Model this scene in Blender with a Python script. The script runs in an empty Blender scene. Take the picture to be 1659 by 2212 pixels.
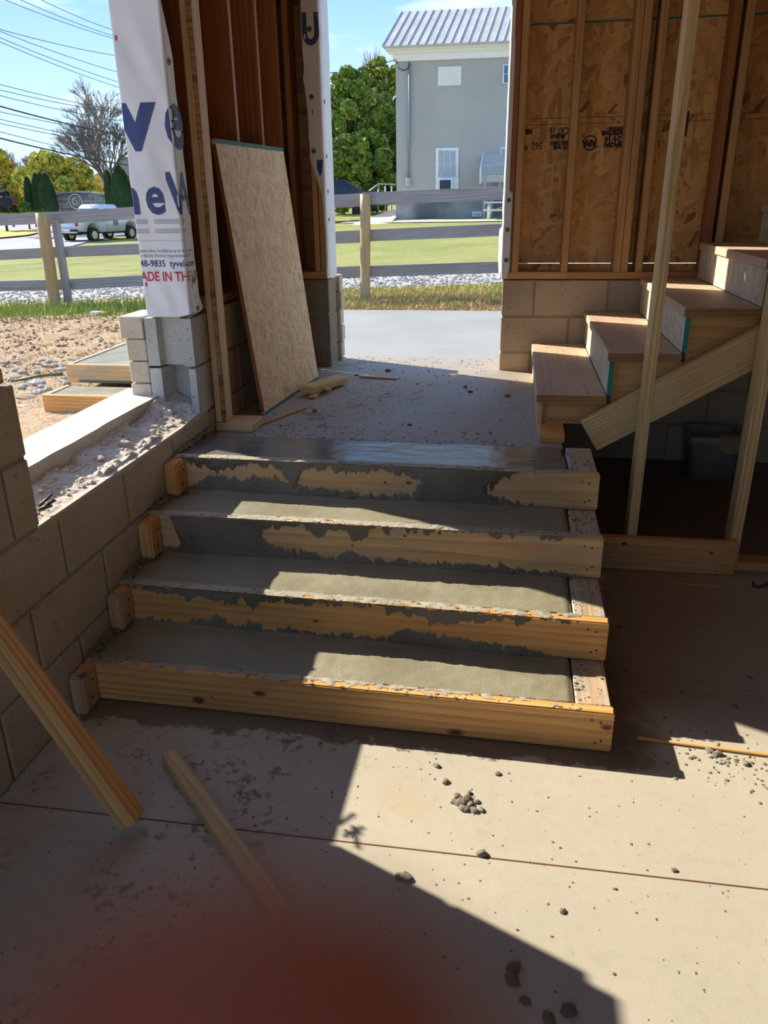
import bpy, bmesh, math, random
import numpy as np
from mathutils import Vector, Matrix, noise
C = bpy.context.scene.collection
SC = bpy.context.scene
random.seed(7)

# ------------------------------------------------------------------ camera
CAM = Vector((1.2759, -0.0174, 1.4573)); YAW, PITCH, ROLL, FPX = -0.1644, 0.3816, -0.0143, 1687.06
def cam_axes():
    cy, sy = math.cos(YAW), math.sin(YAW)
    f = Vector((sy*math.cos(PITCH), cy*math.cos(PITCH), -math.sin(PITCH)))
    r = Vector((cy, -sy, 0)); u = r.cross(f)
    return (math.cos(ROLL)*r+math.sin(ROLL)*u, -math.sin(ROLL)*r+math.cos(ROLL)*u, f)
CR, CU, CF = cam_axes()
cam = bpy.data.objects.new('camera', bpy.data.cameras.new('camera')); C.objects.link(cam)
m = Matrix.Identity(4)
for i in range(3):
    m[i][0] = CR[i]; m[i][1] = CU[i]; m[i][2] = -CF[i]; m[i][3] = CAM[i]
cam.matrix_world = m
cam.data.sensor_fit = 'VERTICAL'; cam.data.sensor_height = 36; cam.data.sensor_width = 27
cam.data.lens = 36*FPX/2212
cam.data.clip_start = 0.002; cam.data.clip_end = 800
cam.data.dof.use_dof = True; cam.data.dof.focus_distance = 4.2; cam.data.dof.aperture_fstop = 6.9
SC.camera = cam
def ray(px, py):
    return CR*((px-829.5)/FPX) - CU*((py-1106)/FPX) + CF
def on(px, py, ax, val):
    v = ray(px, py); t = (val-CAM[ax])/v[ax]; return CAM+v*t
def at(px, py, d):
    return CAM+ray(px, py)*d

# ------------------------------------------------------------------ world, sun, exposure
SUNV = Vector((-1.46, .65, 1.0)).normalized()      # towards the sun
w = bpy.data.worlds.new('sky'); SC.world = w; w.use_nodes = True
nt = w.node_tree; nt.nodes.clear()
def N(nt, t, **k):
    n = nt.nodes.new(t)
    for a, b in k.items(): setattr(n, a, b)
    return n
out = N(nt, 'ShaderNodeOutputWorld'); bg = N(nt, 'ShaderNodeBackground'); bg.inputs[1].default_value = 1.35
tc = N(nt, 'ShaderNodeTexCoord'); sep = N(nt, 'ShaderNodeSeparateXYZ'); nt.links.new(tc.outputs['Generated'], sep.inputs[0])
rmp = N(nt, 'ShaderNodeValToRGB'); e = rmp.color_ramp.elements
e[0].position = 0.0; e[0].color = (.66, .82, .93, 1); e[1].position = 1.0; e[1].color = (.26, .40, .66, 1)
for p_, c_ in ((.08, (.50, .71, .95, 1)), (.22, (.25, .49, .90, 1)), (.5, (.20, .42, .80, 1))):
    x_ = e.new(p_); x_.color = c_
nt.links.new(sep.outputs['Z'], rmp.inputs[0])
mp = N(nt, 'ShaderNodeMapping'); mp.inputs['Scale'].default_value = (3, 3, 14); nt.links.new(tc.outputs['Generated'], mp.inputs[0])
nz = N(nt, 'ShaderNodeTexNoise'); nz.inputs['Scale'].default_value = 1.6; nz.inputs['Detail'].default_value = 5
nt.links.new(mp.outputs[0], nz.inputs['Vector'])
cr = N(nt, 'ShaderNodeValToRGB'); cr.color_ramp.elements[0].position = .56; cr.color_ramp.elements[1].position = .78
cr.color_ramp.elements[0].color = (0, 0, 0, 1); nt.links.new(nz.outputs[0], cr.inputs[0])
mx = N(nt, 'ShaderNodeMixRGB'); mx.inputs[2].default_value = (.86, .9, .95, 1)
nt.links.new(cr.outputs[0], mx.inputs[0]); nt.links.new(rmp.outputs[0], mx.inputs[1])
nt.links.new(mx.outputs[0], bg.inputs[0]); nt.links.new(bg.outputs[0], out.inputs[0])
sd = bpy.data.lights.new('sun', 'SUN'); sd.energy = 8.4; sd.angle = 0.0093; sd.color = (1.0, .90, .72)
so = bpy.data.objects.new('sun', sd); C.objects.link(so); so.rotation_euler = SUNV.to_track_quat('Z', 'Y').to_euler()
so.location = (-8, 6, 12)
SC.view_settings.view_transform = 'Standard'; SC.view_settings.look = 'None'
SC.view_settings.exposure = 0.2; SC.view_settings.gamma = 1.0
try: SC.view_settings.use_curve_mapping = False
except Exception: pass

# ------------------------------------------------------------------ materials
MATS = {}
def newmat(name):
    mt = bpy.data.materials.new(name); mt.use_nodes = True; nt = mt.node_tree; nt.nodes.clear()
    o = N(nt, 'ShaderNodeOutputMaterial'); b = N(nt, 'ShaderNodeBsdfPrincipled'); nt.links.new(b.outputs[0], o.inputs[0])
    MATS[name] = mt; return mt, nt, b
def coords(nt, scale=(1, 1, 1), kind='Object', rnd=True, rot=(0, 0, 0)):
    tc = N(nt, 'ShaderNodeTexCoord'); src = tc.outputs['Object']
    if kind == 'World': src = N(nt, 'ShaderNodeNewGeometry').outputs['Position']
    if rnd:
        oi = N(nt, 'ShaderNodeObjectInfo'); mu = N(nt, 'ShaderNodeMath', operation='MULTIPLY'); mu.inputs[1].default_value = 37.0
        nt.links.new(oi.outputs['Random'], mu.inputs[0])
        ad = N(nt, 'ShaderNodeVectorMath', operation='ADD'); nt.links.new(src, ad.inputs[0]); nt.links.new(mu.outputs[0], ad.inputs[1]); src = ad.outputs[0]
    mp = N(nt, 'ShaderNodeMapping'); mp.inputs['Scale'].default_value = scale; mp.inputs['Rotation'].default_value = rot
    nt.links.new(src, mp.inputs[0]); return mp.outputs[0]
def ramp(nt, fac, stops):
    r = N(nt, 'ShaderNodeValToRGB'); el = r.color_ramp.elements
    el[0].position = stops[0][0]; el[0].color = tuple(stops[0][1])+(1,)
    el[1].position = stops[-1][0]; el[1].color = tuple(stops[-1][1])+(1,)
    for p_, c_ in stops[1:-1]:
        x = el.new(p_); x.color = tuple(c_)+(1,)
    nt.links.new(fac, r.inputs[0]); return r.outputs[0]
def noisen(nt, vec, scale, detail=4, rough=.55, dist=0):
    n = N(nt, 'ShaderNodeTexNoise'); n.inputs['Scale'].default_value = scale; n.inputs['Detail'].default_value = detail
    n.inputs['Roughness'].default_value = rough; n.inputs['Distortion'].default_value = dist
    nt.links.new(vec, n.inputs['Vector']); return n.outputs[0]
def mixc(nt, fac, a, b, mode='MIX'):
    n = N(nt, 'ShaderNodeMixRGB', blend_type=mode)
    for i, v in ((0, fac), (1, a), (2, b)):
        if hasattr(v, 'links') or hasattr(v, 'is_linked'): nt.links.new(v, n.inputs[i])
        elif i == 0: n.inputs[0].default_value = v
        else: n.inputs[i].default_value = tuple(v)+(1,)
    return n.outputs[0]
def bump(nt, b, h, strength=.3, dist=.01):
    n = N(nt, 'ShaderNodeBump'); n.inputs['Strength'].default_value = strength; n.inputs['Distance'].default_value = dist
    nt.links.new(h, n.inputs['Height']); nt.links.new(n.outputs[0], b.inputs['Normal'])
def maprange(nt, v, a, b_, c=0, d=1, smooth=True):
    n = N(nt, 'ShaderNodeMapRange'); n.interpolation_type = 'SMOOTHSTEP' if smooth else 'LINEAR'
    nt.links.new(v, n.inputs['Value'])
    for k, x in (('From Min', a), ('From Max', b_), ('To Min', c), ('To Max', d)): n.inputs[k].default_value = x
    return n.outputs[0]
def mathn(nt, op, a, b_=0.0):
    n = N(nt, 'ShaderNodeMath', operation=op)
    for i, v in ((0, a), (1, b_)):
        if isinstance(v, (int, float)): n.inputs[i].default_value = v
        else: nt.links.new(v, n.inputs[i])
    return n.outputs[0]

def wood(name, light, dark, knot=(.10, .035, .012), freq=13, rough=.6, stain=None, knots=True, contrast=.75):
    mt, nt, b = newmat(name)
    v = coords(nt, (.07, 1, 1))
    # growth rings around an axis outside the board, running along local X
    ad = N(nt, 'ShaderNodeVectorMath', operation='ADD'); nt.links.new(v, ad.inputs[0]); 
    nn = N(nt, 'ShaderNodeTexNoise'); nn.inputs['Scale'].default_value = 3.5; nn.inputs['Detail'].default_value = 2; nt.links.new(v, nn.inputs['Vector'])
    sc = N(nt, 'ShaderNodeVectorMath', operation='SCALE'); sc.inputs['Scale'].default_value = .16; nt.links.new(nn.outputs['Color'], sc.inputs[0]); nt.links.new(sc.outputs[0], ad.inputs[1])
    # wrap coordinates so that the ring centre is always near
    wr = N(nt, 'ShaderNodeVectorMath', operation='MODULO'); wr.inputs[1].default_value = (50, .9, .9); nt.links.new(ad.outputs[0], wr.inputs[0])
    wv = N(nt, 'ShaderNodeTexWave', wave_type='RINGS', rings_direction='X'); wv.inputs['Scale'].default_value = freq
    wv.inputs['Distortion'].default_value = 3.5; wv.inputs['Detail'].default_value = 3; wv.inputs['Detail Scale'].default_value = 1.2; wv.wave_profile = 'SAW'
    nt.links.new(wr.outputs[0], wv.inputs['Vector'])
    v2 = coords(nt, (2.2, 70, 70)); fine = noisen(nt, v2, 2, 3, .6)
    lowm = maprange(nt, noisen(nt, coords(nt, (.5, 5, 5)), 2.0, 2), .35, .65, .35, .8)
    g = mixc(nt, lowm, wv.outputs['Color'], fine)
    col = ramp(nt, g, [(.25, light), (.55, tuple(l*(1-contrast*.5)+d*contrast*.5 for l, d in zip(light, dark))), (.85, tuple(x*(1.05-.2*contrast) for x in dark))])
    v3 = coords(nt, (1.1, 3.5, 3.5)); big = noisen(nt, v3, 1.6, 3)
    col = mixc(nt, maprange(nt, big, .35, .75, 0, .45), col, tuple(x*.72 for x in dark))
    if knots:
        v4 = coords(nt, (1.0, 1.6, 1.6)); vo = N(nt, 'ShaderNodeTexVoronoi'); vo.inputs['Scale'].default_value = 2.6; nt.links.new(v4, vo.inputs['Vector'])
        col = mixc(nt, maprange(nt, vo.outputs['Distance'], .07, .035, 0, .92), col, knot)
    if stain:
        v5 = coords(nt, (2, 9, 9)); s = noisen(nt, v5, 2.2, 6, .65)
        col = mixc(nt, maprange(nt, s, stain[1], stain[1]+.1, 0, stain[2]), col, stain[0])
    nt.links.new(col, b.inputs['Base Color']); b.inputs['Roughness'].default_value = rough
    bump(nt, b, g, .12, .002); return mt
wood('pine', (.86, .48, .17), (.58, .25, .065), contrast=1.0)
wood('cleat_wood', (.66, .43, .24), (.46, .27, .13), stain=((.46, .40, .32), .55, .5))
wood('pine_form', (.76, .50, .24), (.54, .29, .11), stain=((.40, .36, .27), .5, .55), contrast=.9)
wood('pine_top', (.62, .46, .32), (.46, .30, .18), stain=((.36, .33, .28), .5, .7), knots=False)
wood('pine_pale', (.74, .55, .30), (.58, .36, .14), knots=False, contrast=.9)
wood('pine_stripe', (.80, .60, .32), (.56, .35, .13), knots=False, freq=22, contrast=1.3)
wood('pine_white', (.68, .60, .46), (.56, .46, .32), knots=False, contrast=.4)
wood('stud', (.64, .37, .15), (.46, .23, .08))
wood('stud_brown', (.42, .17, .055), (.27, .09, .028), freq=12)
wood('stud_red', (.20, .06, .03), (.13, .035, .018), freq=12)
wood('bark_edge', (.50, .27, .10), (.20, .09, .03), freq=9, stain=((.12, .06, .03), .5, .8))
wood('tread_wood', (.66, .50, .37), (.54, .38, .26), stain=((.36, .29, .23), .56, .55), contrast=.5)
wood('tread_edge', (.42, .21, .07), (.27, .11, .03), freq=26, knots=False)
wood('old_grey', (.36, .34, .335), (.24, .22, .215), knot=(.06, .05, .05), stain=((.36, .35, .33), .55, .5))
wood('post_wood', (.52, .36, .16), (.36, .23, .10), stain=((.42, .36, .27), .52, .7))
wood('dirty_wood', (.56, .42, .28), (.40, .28, .17), stain=((.42, .40, .36), .45, .8))
wood('plate_wood', (.66, .38, .14), (.48, .23, .07), knots=False)

def osb(name, base, dark, light, scale=1.0, sat=1, plane='XZ'):
    mt, nt, b = newmat(name); prev = None
    for i, (rz, sx, sy) in enumerate(((0.3, 9, 34), (.8, 14, 50), (1.25, 11, 38), (2.85, 11, 40), (2.1, 8, 32), (.45, 12, 40), (1.6, 10, 36))):
        P2 = (lambda a, b_, c_: (a, b_, c_)) if plane == 'XY' else (lambda a, b_, c_: (a, c_, b_))
        v = coords(nt, (1, 1, 1), rot=P2(0, 0, rz) if plane == 'XY' else (0, rz, 0), rnd=True)
        nn = N(nt, 'ShaderNodeMapping'); nn.inputs['Scale'].default_value = P2(sx*scale, sy*scale, 2.0); nt.links.new(v, nn.inputs[0])
        vo = N(nt, 'ShaderNodeTexVoronoi'); vo.inputs['Scale'].default_value = 1; nt.links.new(nn.outputs[0], vo.inputs['Vector'])
        sp = N(nt, 'ShaderNodeSeparateXYZ'); nt.links.new(vo.outputs['Color'], sp.inputs[0])
        vf = N(nt, 'ShaderNodeMapping'); vf.inputs['Scale'].default_value = P2(sx*scale*.6, sy*scale*4, 2); nt.links.new(v, vf.inputs[0])
        gr = noisen(nt, vf.outputs[0], 1.2, 2)
        val = mixc(nt, .35, sp.outputs[0], gr)
        c = ramp(nt, val, [(.05, dark), (.3, base), (.6, tuple((x+y)/2 for x, y in zip(base, light))), (.9, light)])
        if prev is None: prev = c; hp = sp.outputs[0]
        else:
            msk = maprange(nt, sp.outputs[1], .62, .64)
            prev = mixc(nt, msk, prev, c); hp = mixc(nt, msk, hp, sp.outputs[0])
    # a few dark reddish strands
    v = coords(nt, (1, 1, 1), rot=(0, 0, .9) if plane == 'XY' else (0, .9, 0)); nn = N(nt, 'ShaderNodeMapping'); nn.inputs['Scale'].default_value = P2(13*scale, 40*scale, 2); nt.links.new(v, nn.inputs[0])
    vo = N(nt, 'ShaderNodeTexVoronoi'); vo.inputs['Scale'].default_value = 1; nt.links.new(nn.outputs[0], vo.inputs['Vector'])
    sp = N(nt, 'ShaderNodeSeparateXYZ'); nt.links.new(vo.outputs['Color'], sp.inputs[0])
    prev = mixc(nt, maprange(nt, sp.outputs[2], .972, .975, 0, .75*sat), prev, tuple(x*.45 for x in dark))
    nt.links.new(prev, b.inputs['Base Color']); b.inputs['Roughness'].default_value = .62
    bump(nt, b, hp, .25, .0015); return mt
osb('osb_wall', (.58, .30, .085), (.28, .12, .03), (.76, .46, .18), .85)
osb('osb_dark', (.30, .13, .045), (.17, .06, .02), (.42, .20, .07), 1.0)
osb('osb_sheet', (.68, .46, .22), (.46, .27, .10), (.90, .69, .42), 1.7, .15, 'XY')
osb('osb_riser', (.56, .47, .34), (.36, .28, .17), (.74, .67, .54), 1.3, .2)

def cmu(name, c1, c2, spk=(.62, .55, .42)):
    mt, nt, b = newmat(name)
    v = coords(nt, (1, 1, 1)); a = noisen(nt, v, 5, 4); f = noisen(nt, v, 150, 3, .7); g = noisen(nt, v, 60, 3, .7)
    col = mixc(nt, maprange(nt, a, .3, .7), c1, c2)
    col = mixc(nt, maprange(nt, f, .56, .68, 0, .7), col, spk)
    col = mixc(nt, maprange(nt, g, .40, .30, 0, .75), col, tuple(x*.35 for x in c1))
    nt.links.new(col, b.inputs['Base Color']); b.inputs['Roughness'].default_value = .92
    bump(nt, b, mixc(nt, .5, f, g), .55, .004)
cmu('block', (.43, .335, .225), (.50, .395, .27))
cmu('block_dark', (.22, .18, .13), (.27, .22, .16), (.4, .35, .27))
cmu('block_pale', (.44, .43, .40), (.56, .55, .51), (.75, .74, .7))
cmu('brick_pale', (.62, .55, .45), (.50, .42, .32), (.8, .75, .66))
cmu('mortar', (.38, .305, .21), (.32, .255, .175), (.5, .42, .3))
cmu('mortar_white', (.72, .70, .64), (.6, .56, .5))
cmu('rubble', (.50, .42, .35), (.64, .58, .52), (.8, .78, .74))
cmu('stone_grey', (.27, .26, .24), (.36, .35, .32))

def wetcon(name, c1, c2, rough, bs=.5):
    mt, nt, b = newmat(name)
    v = coords(nt, (1, 1, 1), rnd=False); a = noisen(nt, v, 4, 4); f = noisen(nt, v, 120, 4, .65); s = noisen(nt, coords(nt, (5, 40, 5), rnd=False), 1.5, 3)
    h = mixc(nt, .4, f, s)
    col = mixc(nt, maprange(nt, a, .3, .7), c1, c2); col = mixc(nt, maprange(nt, f, .45, .75, 0, .25), col, tuple(x*1.25 for x in c2))
    nt.links.new(col, b.inputs['Base Color'])
    nt.links.new(maprange(nt, a, .3, .7, rough, rough+.2), b.inputs['Roughness']); b.inputs['Specular IOR Level'].default_value = .5
    bump(nt, b, h, bs, .006)
wetcon('wet_concrete', (.235, .215, .15), (.285, .26, .185), .42)
wetcon('wet_concrete_top', (.15, .145, .13), (.19, .185, .165), .10, .16)
wetcon('mortar_smear', (.125, .105, .075), (.21, .185, .14), .6)
wetcon('mortar_film', (.33, .30, .24), (.44, .40, .33), .7)

def floor_mat(name, base, base2, stainc, damp_and_shade=True, warm=(.50, .36, .20)):
    mt, nt, b = newmat(name)
    v = coords(nt, (1, 1, 1), 'World', rnd=False)
    a = noisen(nt, v, 1.3, 5, .6); f = noisen(nt, v, 34, 5, .65); g = noisen(nt, v, 9, 6, .7); k = noisen(nt, v, 220, 2)
    col = mixc(nt, maprange(nt, a, .3, .7), base, base2)
    col = mixc(nt, maprange(nt, f, .35, .7, .0, .22), col, tuple(x*.72 for x in base))
    # mud specks and smudges
    dist = N(nt, 'ShaderNodeSeparateXYZ'); nt.links.new(v, dist.inputs[0])
    band = mathn(nt, 'MULTIPLY', maprange(nt, dist.outputs[0], 1.0, .75), 1.0)
    sm = maprange(nt, mixc(nt, .5, g, f), .53, .58, 0, .85)
    sm2 = mathn(nt, 'MULTIPLY', sm, maprange(nt, noisen(nt, v, 2.6, 2), .42, .6, .06, 1))
    col = mixc(nt, mathn(nt, 'MULTIPLY', sm2, mathn(nt, 'ADD', mathn(nt, 'MULTIPLY', band, .93), .07)), col, stainc)
    w2 = maprange(nt, noisen(nt, coords(nt, (1, 1, 1), 'World', rnd=False, rot=(0, 0, 1)), 2.1, 4), .58, .72, 0, .45)
    col = mixc(nt, w2, col, warm)
    if damp_and_shade:      # wet stain from the fresh pour, then shade painted into the slab colour
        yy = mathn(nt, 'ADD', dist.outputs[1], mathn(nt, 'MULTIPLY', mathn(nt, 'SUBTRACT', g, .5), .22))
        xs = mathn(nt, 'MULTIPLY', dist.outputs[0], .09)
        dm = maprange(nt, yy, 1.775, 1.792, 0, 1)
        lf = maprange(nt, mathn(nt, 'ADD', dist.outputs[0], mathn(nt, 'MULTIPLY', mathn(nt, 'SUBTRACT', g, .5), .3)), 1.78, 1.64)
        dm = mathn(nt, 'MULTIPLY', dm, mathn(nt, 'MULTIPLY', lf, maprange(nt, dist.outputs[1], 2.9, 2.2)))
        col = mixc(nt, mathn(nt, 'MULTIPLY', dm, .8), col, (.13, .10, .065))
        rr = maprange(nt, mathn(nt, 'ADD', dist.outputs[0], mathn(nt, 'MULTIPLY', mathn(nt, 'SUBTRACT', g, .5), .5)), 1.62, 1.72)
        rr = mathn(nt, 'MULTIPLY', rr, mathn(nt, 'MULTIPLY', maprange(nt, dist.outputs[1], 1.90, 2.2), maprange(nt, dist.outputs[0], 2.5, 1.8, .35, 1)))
        col = mixc(nt, mathn(nt, 'MULTIPLY', rr, .72), col, (.24, .165, .10))  # brown damp right of the steps, mostly shade put into the colour
        col = mixc(nt, mathn(nt, 'MULTIPLY', maprange(nt, dist.outputs[1], 3.0, 3.25), .75), col, (.11, .06, .03))  # shade under the wooden stair painted as a darker floor
    nt.links.new(col, b.inputs['Base Color']); nt.links.new(maprange(nt, a, .3, .7, .5, .75), b.inputs['Roughness'])
    bump(nt, b, mixc(nt, .5, f, k), .18, .004)
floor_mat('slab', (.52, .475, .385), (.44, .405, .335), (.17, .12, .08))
floor_mat('landing_slab', (.36, .325, .29), (.43, .39, .345), (.17, .135, .11), damp_and_shade=False, warm=(.36, .30, .25))

def simple(name, c, rough=.6, metal=0, c2=None, sc=8, bmp=0, spec=None):
    mt, nt, b = newmat(name); v = coords(nt, (1, 1, 1)); n = noisen(nt, v, sc, 4)
    col = mixc(nt, maprange(nt, n, .3, .7), c, c2 or tuple(x*.88 for x in c))
    nt.links.new(col, b.inputs['Base Color']); b.inputs['Roughness'].default_value = rough; b.inputs['Metallic'].default_value = metal
    if bmp: bump(nt, b, n, bmp, .01)
    if spec is not None: b.inputs['Specular IOR Level'].default_value = spec
    return mt
simple('wrap', (.80, .81, .84), .42, c2=(.74, .75, .79), sc=5)
simple('wrap_ink', (.035, .065, .22), .5); simple('wrap_red', (.62, .03, .07), .5); simple('wrap_grey', (.22, .25, .36), .5)
simple('ink', (.03, .015, .01), .7); simple('ink_red', (.16, .04, .02), .7)
simple('green_paint', (.01, .20, .15), .7, c2=(.015, .26, .19), sc=30)
simple('green_cap', (.10, .17, .06), .4); simple('nail', (.05, .035, .025), .5)
simple('green_edge', (.06, .20, .15), .7)
simple('mud', (.12, .10, .075), .9, c2=(.2, .17, .13), sc=60, bmp=.4)
simple('pebble', (.30, .27, .22), .9, c2=(.2, .18, .14), sc=60, bmp=.4)
simple('clod', (.42, .28, .17), .9, c2=(.32, .2, .12), sc=40, bmp=.4)
simple('leaf_green', (.20, .31, .045), .6, c2=(.09, .17, .03), sc=.8)
simple('leaf_lime', (.42, .48, .08), .6, c2=(.22, .32, .05), sc=1)
simple('leaf_yellow', (.85, .66, .09), .6, c2=(.60, .52, .09), sc=.5)
simple('leaf_orange', (.80, .46, .07), .6, c2=(.70, .56, .10), sc=.5)
simple('leaf_dark', (.018, .055, .016), .8, c2=(.03, .085, .022), sc=1.2)
simple('trunk', (.17, .13, .10), .9); simple('twig', (.22, .18, .16), .9)
simple('stucco', (.43, .40, .385), .9, c2=(.49, .455, .43), sc=.5, bmp=.05)
simple('base_stucco', (.12, .13, .13), .9, c2=(.36, .35, .34), sc=.7)
simple('white_paint', (.82, .85, .90), .6); simple('white_trim', (.90, .87, .90), .6, c2=(.87, .84, .88))
simple('board_white', (.80, .77, .70), .7, c2=(.86, .83, .75), sc=1.5)
simple('roof_metal', (.56, .53, .49), .6, .1, c2=(.45, .43, .41), sc=1.2)
simple('glass_dark', (.10, .16, .28), .12, .3); simple('glass_pale', (.42, .44, .50), .25)
simple('conduit', (.33, .37, .42), .5, .4); simple('meter', (.55, .53, .46), .6)
simple('concrete_path', (.60, .53, .45), .9, c2=(.5, .44, .37), sc=1)
simple('asphalt', (.27, .28, .275), .85, c2=(.32, .325, .315), sc=1.2, bmp=.05)
simple('road', (.33, .33, .36), .9, c2=(.38, .38, .40), sc=.6); simple('curb_yellow', (.65, .42, .10), .8)
simple('truck_white', (.84, .82, .88), .3); simple('tire', (.015, .015, .017), .8); simple('chrome', (.55, .57, .6), .25, .9)
simple('tail_red', (.55, .02, .03), .3); simple('dark_metal', (.03, .035, .05), .5); simple('car_blue', (.015, .025, .05), .2)
simple('badge', (.35, .22, .15), .6); simple('plate', (.6, .65, .75), .5); simple('wire', (.02, .025, .03), .6)
simple('brick_far', (.34, .15, .11), .9, c2=(.25, .12, .09), sc=4); simple('gable', (.40, .33, .29), .9)
simple('stone_wall', (.25, .24, .235), .9, c2=(.16, .155, .15), sc=1.5); simple('bronze', (.13, .10, .07), .6)
simple('pail', (.36, .35, .30), .5, c2=(.28, .27, .23), sc=12); simple('rag', (.42, .33, .22), .9)
simple('knot_dark', (.14, .05, .02), .6); simple('knot_ring', (.36, .16, .05), .6); simple('shingle', (.50, .30, .17), .8); simple('blue_plastic', (.03, .05, .16), .4)
simple('mover_red', (.22, .05, .03), .6); simple('skin_dummy', (.5, .2, .1), .6)
simple('bench_wood', (.62, .60, .54), .7); simple('gravel_stone', (.46, .44, .41), .9, c2=(.34, .32, .30), sc=3)

mt, nt, b = newmat('skin'); v = coords(nt); n = noisen(nt, v, 60, 3)
nt.links.new(mixc(nt, n, (.58, .225, .16), (.50, .18, .125)), b.inputs['Base Color']); b.inputs['Roughness'].default_value = .55
b.inputs['Subsurface Weight'].default_value = .25; b.inputs['Subsurface Radius'].default_value = (.012, .0025, .001); b.inputs['Subsurface Scale'].default_value = 1.0

# grass and earth blades
for nm, a_, b_ in (('blade_green', (.25, .33, .05), (.36, .40, .09)), ('blade_dry', (.55, .40, .19), (.42, .28, .12)), ('straw', (.60, .45, .26), (.40, .26, .15))):
    mt, nt, b = newmat(nm); v = coords(nt, (1, 1, 1), 'World', False); n = noisen(nt, v, 22, 3)
    nt.links.new(mixc(nt, maprange(nt, n, .35, .65), a_, b_), b.inputs['Base Color']); b.inputs['Roughness'].default_value = .7

# terrain: zones follow the place (metres), edges broken by noise
mt, nt, b = newmat('ground')
pos = coords(nt, (1, 1, 1), 'World', False); sp = N(nt, 'ShaderNodeSeparateXYZ'); nt.links.new(pos, sp.inputs[0])
n1 = noisen(nt, pos, .8, 5); n2 = noisen(nt, pos, 7, 5, .65); n3 = noisen(nt, pos, 40, 4, .7); n4 = noisen(nt, pos, 90, 2, .7)
grass = mixc(nt, maprange(nt, mixc(nt, .5, n1, n2), .36, .62), (.17, .21, .035), (.34, .31, .10))
grass = mixc(nt, maprange(nt, n3, .4, .65, 0, .6), grass, (.17, .21, .03)); grass = mixc(nt, maprange(nt, n4, .5, .62, 0, .5), grass, (.44, .42, .16))
dry = mixc(nt, maprange(nt, n2, .35, .65), (.58, .42, .22), (.36, .30, .10)); dry = mixc(nt, maprange(nt, n3, .4, .65, 0, .6), dry, (.30, .19, .09))
dirt = mixc(nt, maprange(nt, n2, .35, .65), (.46, .31, .19), (.34, .21, .12)); dirt = mixc(nt, maprange(nt, n3, .5, .62), dirt, (.60, .47, .29)); dirt = mixc(nt, maprange(nt, n4, .42, .36), dirt, (.16, .10, .06))
gravel = mixc(nt, maprange(nt, n3, .35, .65), (.38, .365, .345), (.50, .48, .455)); gravel = mixc(nt, maprange(nt, n4, .42, .35), gravel, (.24, .23, .22))
yw = mathn(nt, 'ADD', sp.outputs[1], mathn(nt, 'MULTIPLY', mathn(nt, 'SUBTRACT', mixc(nt, .6, n1, n2), .5), 1.2))
yw = mathn(nt, 'ADD', yw, mathn(nt, 'MULTIPLY', sp.outputs[0], -.07))
near = mixc(nt, maprange(nt, yw, 9.0, 9.35), dirt, dry)
near = mixc(nt, maprange(nt, sp.outputs[0], -1.3, -.9), near, dry)
c = mixc(nt, maprange(nt, yw, 10.9, 11.3), near, gravel)
c = mixc(nt, maprange(nt, yw, 13.9, 14.4), c, grass)
nt.links.new(c, b.inputs['Base Color']); b.inputs['Roughness'].default_value = .95
bump(nt, b, mixc(nt, .5, n3, n2), .6, .05)

# ------------------------------------------------------------------ building helpers
WM = {}
def wmat(o): return WM.get(o.name, Matrix.Identity(4))
def link(o, parent=None, M=None):
    C.objects.link(o); M = M or Matrix.Identity(4); WM[o.name] = M
    if parent: o.parent = parent; o.matrix_basis = wmat(parent).inverted() @ M
    else: o.matrix_basis = M
    return o
def tag(o, label=None, cat=None, group=None, kind=None):
    if label: o['label'] = label
    if cat: o['category'] = cat
    if group: o['group'] = group
    if kind: o['kind'] = kind
    return o
def empty(name, loc, label=None, cat=None, group=None, kind=None):
    o = bpy.data.objects.new(name, None); o.empty_display_size = .1
    link(o, None, Matrix.Translation(loc)); return tag(o, label, cat, group, kind)
def obj(name, me, mat, parent=None, M=None, smooth=False):
    o = bpy.data.objects.new(name, me)
    for x in (mat if isinstance(mat, (list, tuple)) else [mat]):
        if len(me.materials) < len(mat if isinstance(mat, (list, tuple)) else [mat]): me.materials.append(MATS[x])
    if smooth:
        for p in me.polygons: p.use_smooth = True
    return link(o, parent, M)
AX = {'x': Matrix.Identity(4),
      'y': Matrix(((0, -1, 0, 0), (1, 0, 0, 0), (0, 0, 1, 0), (0, 0, 0, 1))),
      'z': Matrix(((0, 0, 1, 0), (0, 1, 0, 0), (-1, 0, 0, 0), (0, 0, 0, 1)))}
AX['z'] = Matrix(((0, -1, 0, 0), (0, 0, -1, 0), (1, 0, 0, 0), (0, 0, 0, 1)))
BOXC = {}
def boxmesh(l, w_, t, bev=.002, seg=1):
    key = (round(l, 4), round(w_, 4), round(t, 4), bev, seg)
    bm = bmesh.new(); bmesh.ops.create_cube(bm, size=1); bmesh.ops.scale(bm, vec=(l, w_, t), verts=bm.verts)
    if bev > 0: bmesh.ops.bevel(bm, geom=bm.edges[:], offset=min(bev, l*.3, w_*.3, t*.3), segments=seg, affect='EDGES')
    me = bpy.data.meshes.new('m'); bm.to_mesh(me); bm.free(); return me
def wb(name, mat, parent, x0, x1, y0, y1, z0, z1, ax='x', bev=.002, seg=1):
    """axis aligned board: grain (local X) runs along ax"""
    d = {'x': x1-x0, 'y': y1-y0, 'z': z1-z0}
    if ax == 'x': s = (d['x'], d['y'], d['z'])
    elif ax == 'y': s = (d['y'], d['x'], d['z'])
    else: s = (d['z'], d['x'], d['y'])
    M = Matrix.Translation(((x0+x1)/2, (y0+y1)/2, (z0+z1)/2)) @ AX[ax]
    return obj(name, boxmesh(*s, bev, seg), mat, parent, M)
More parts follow.
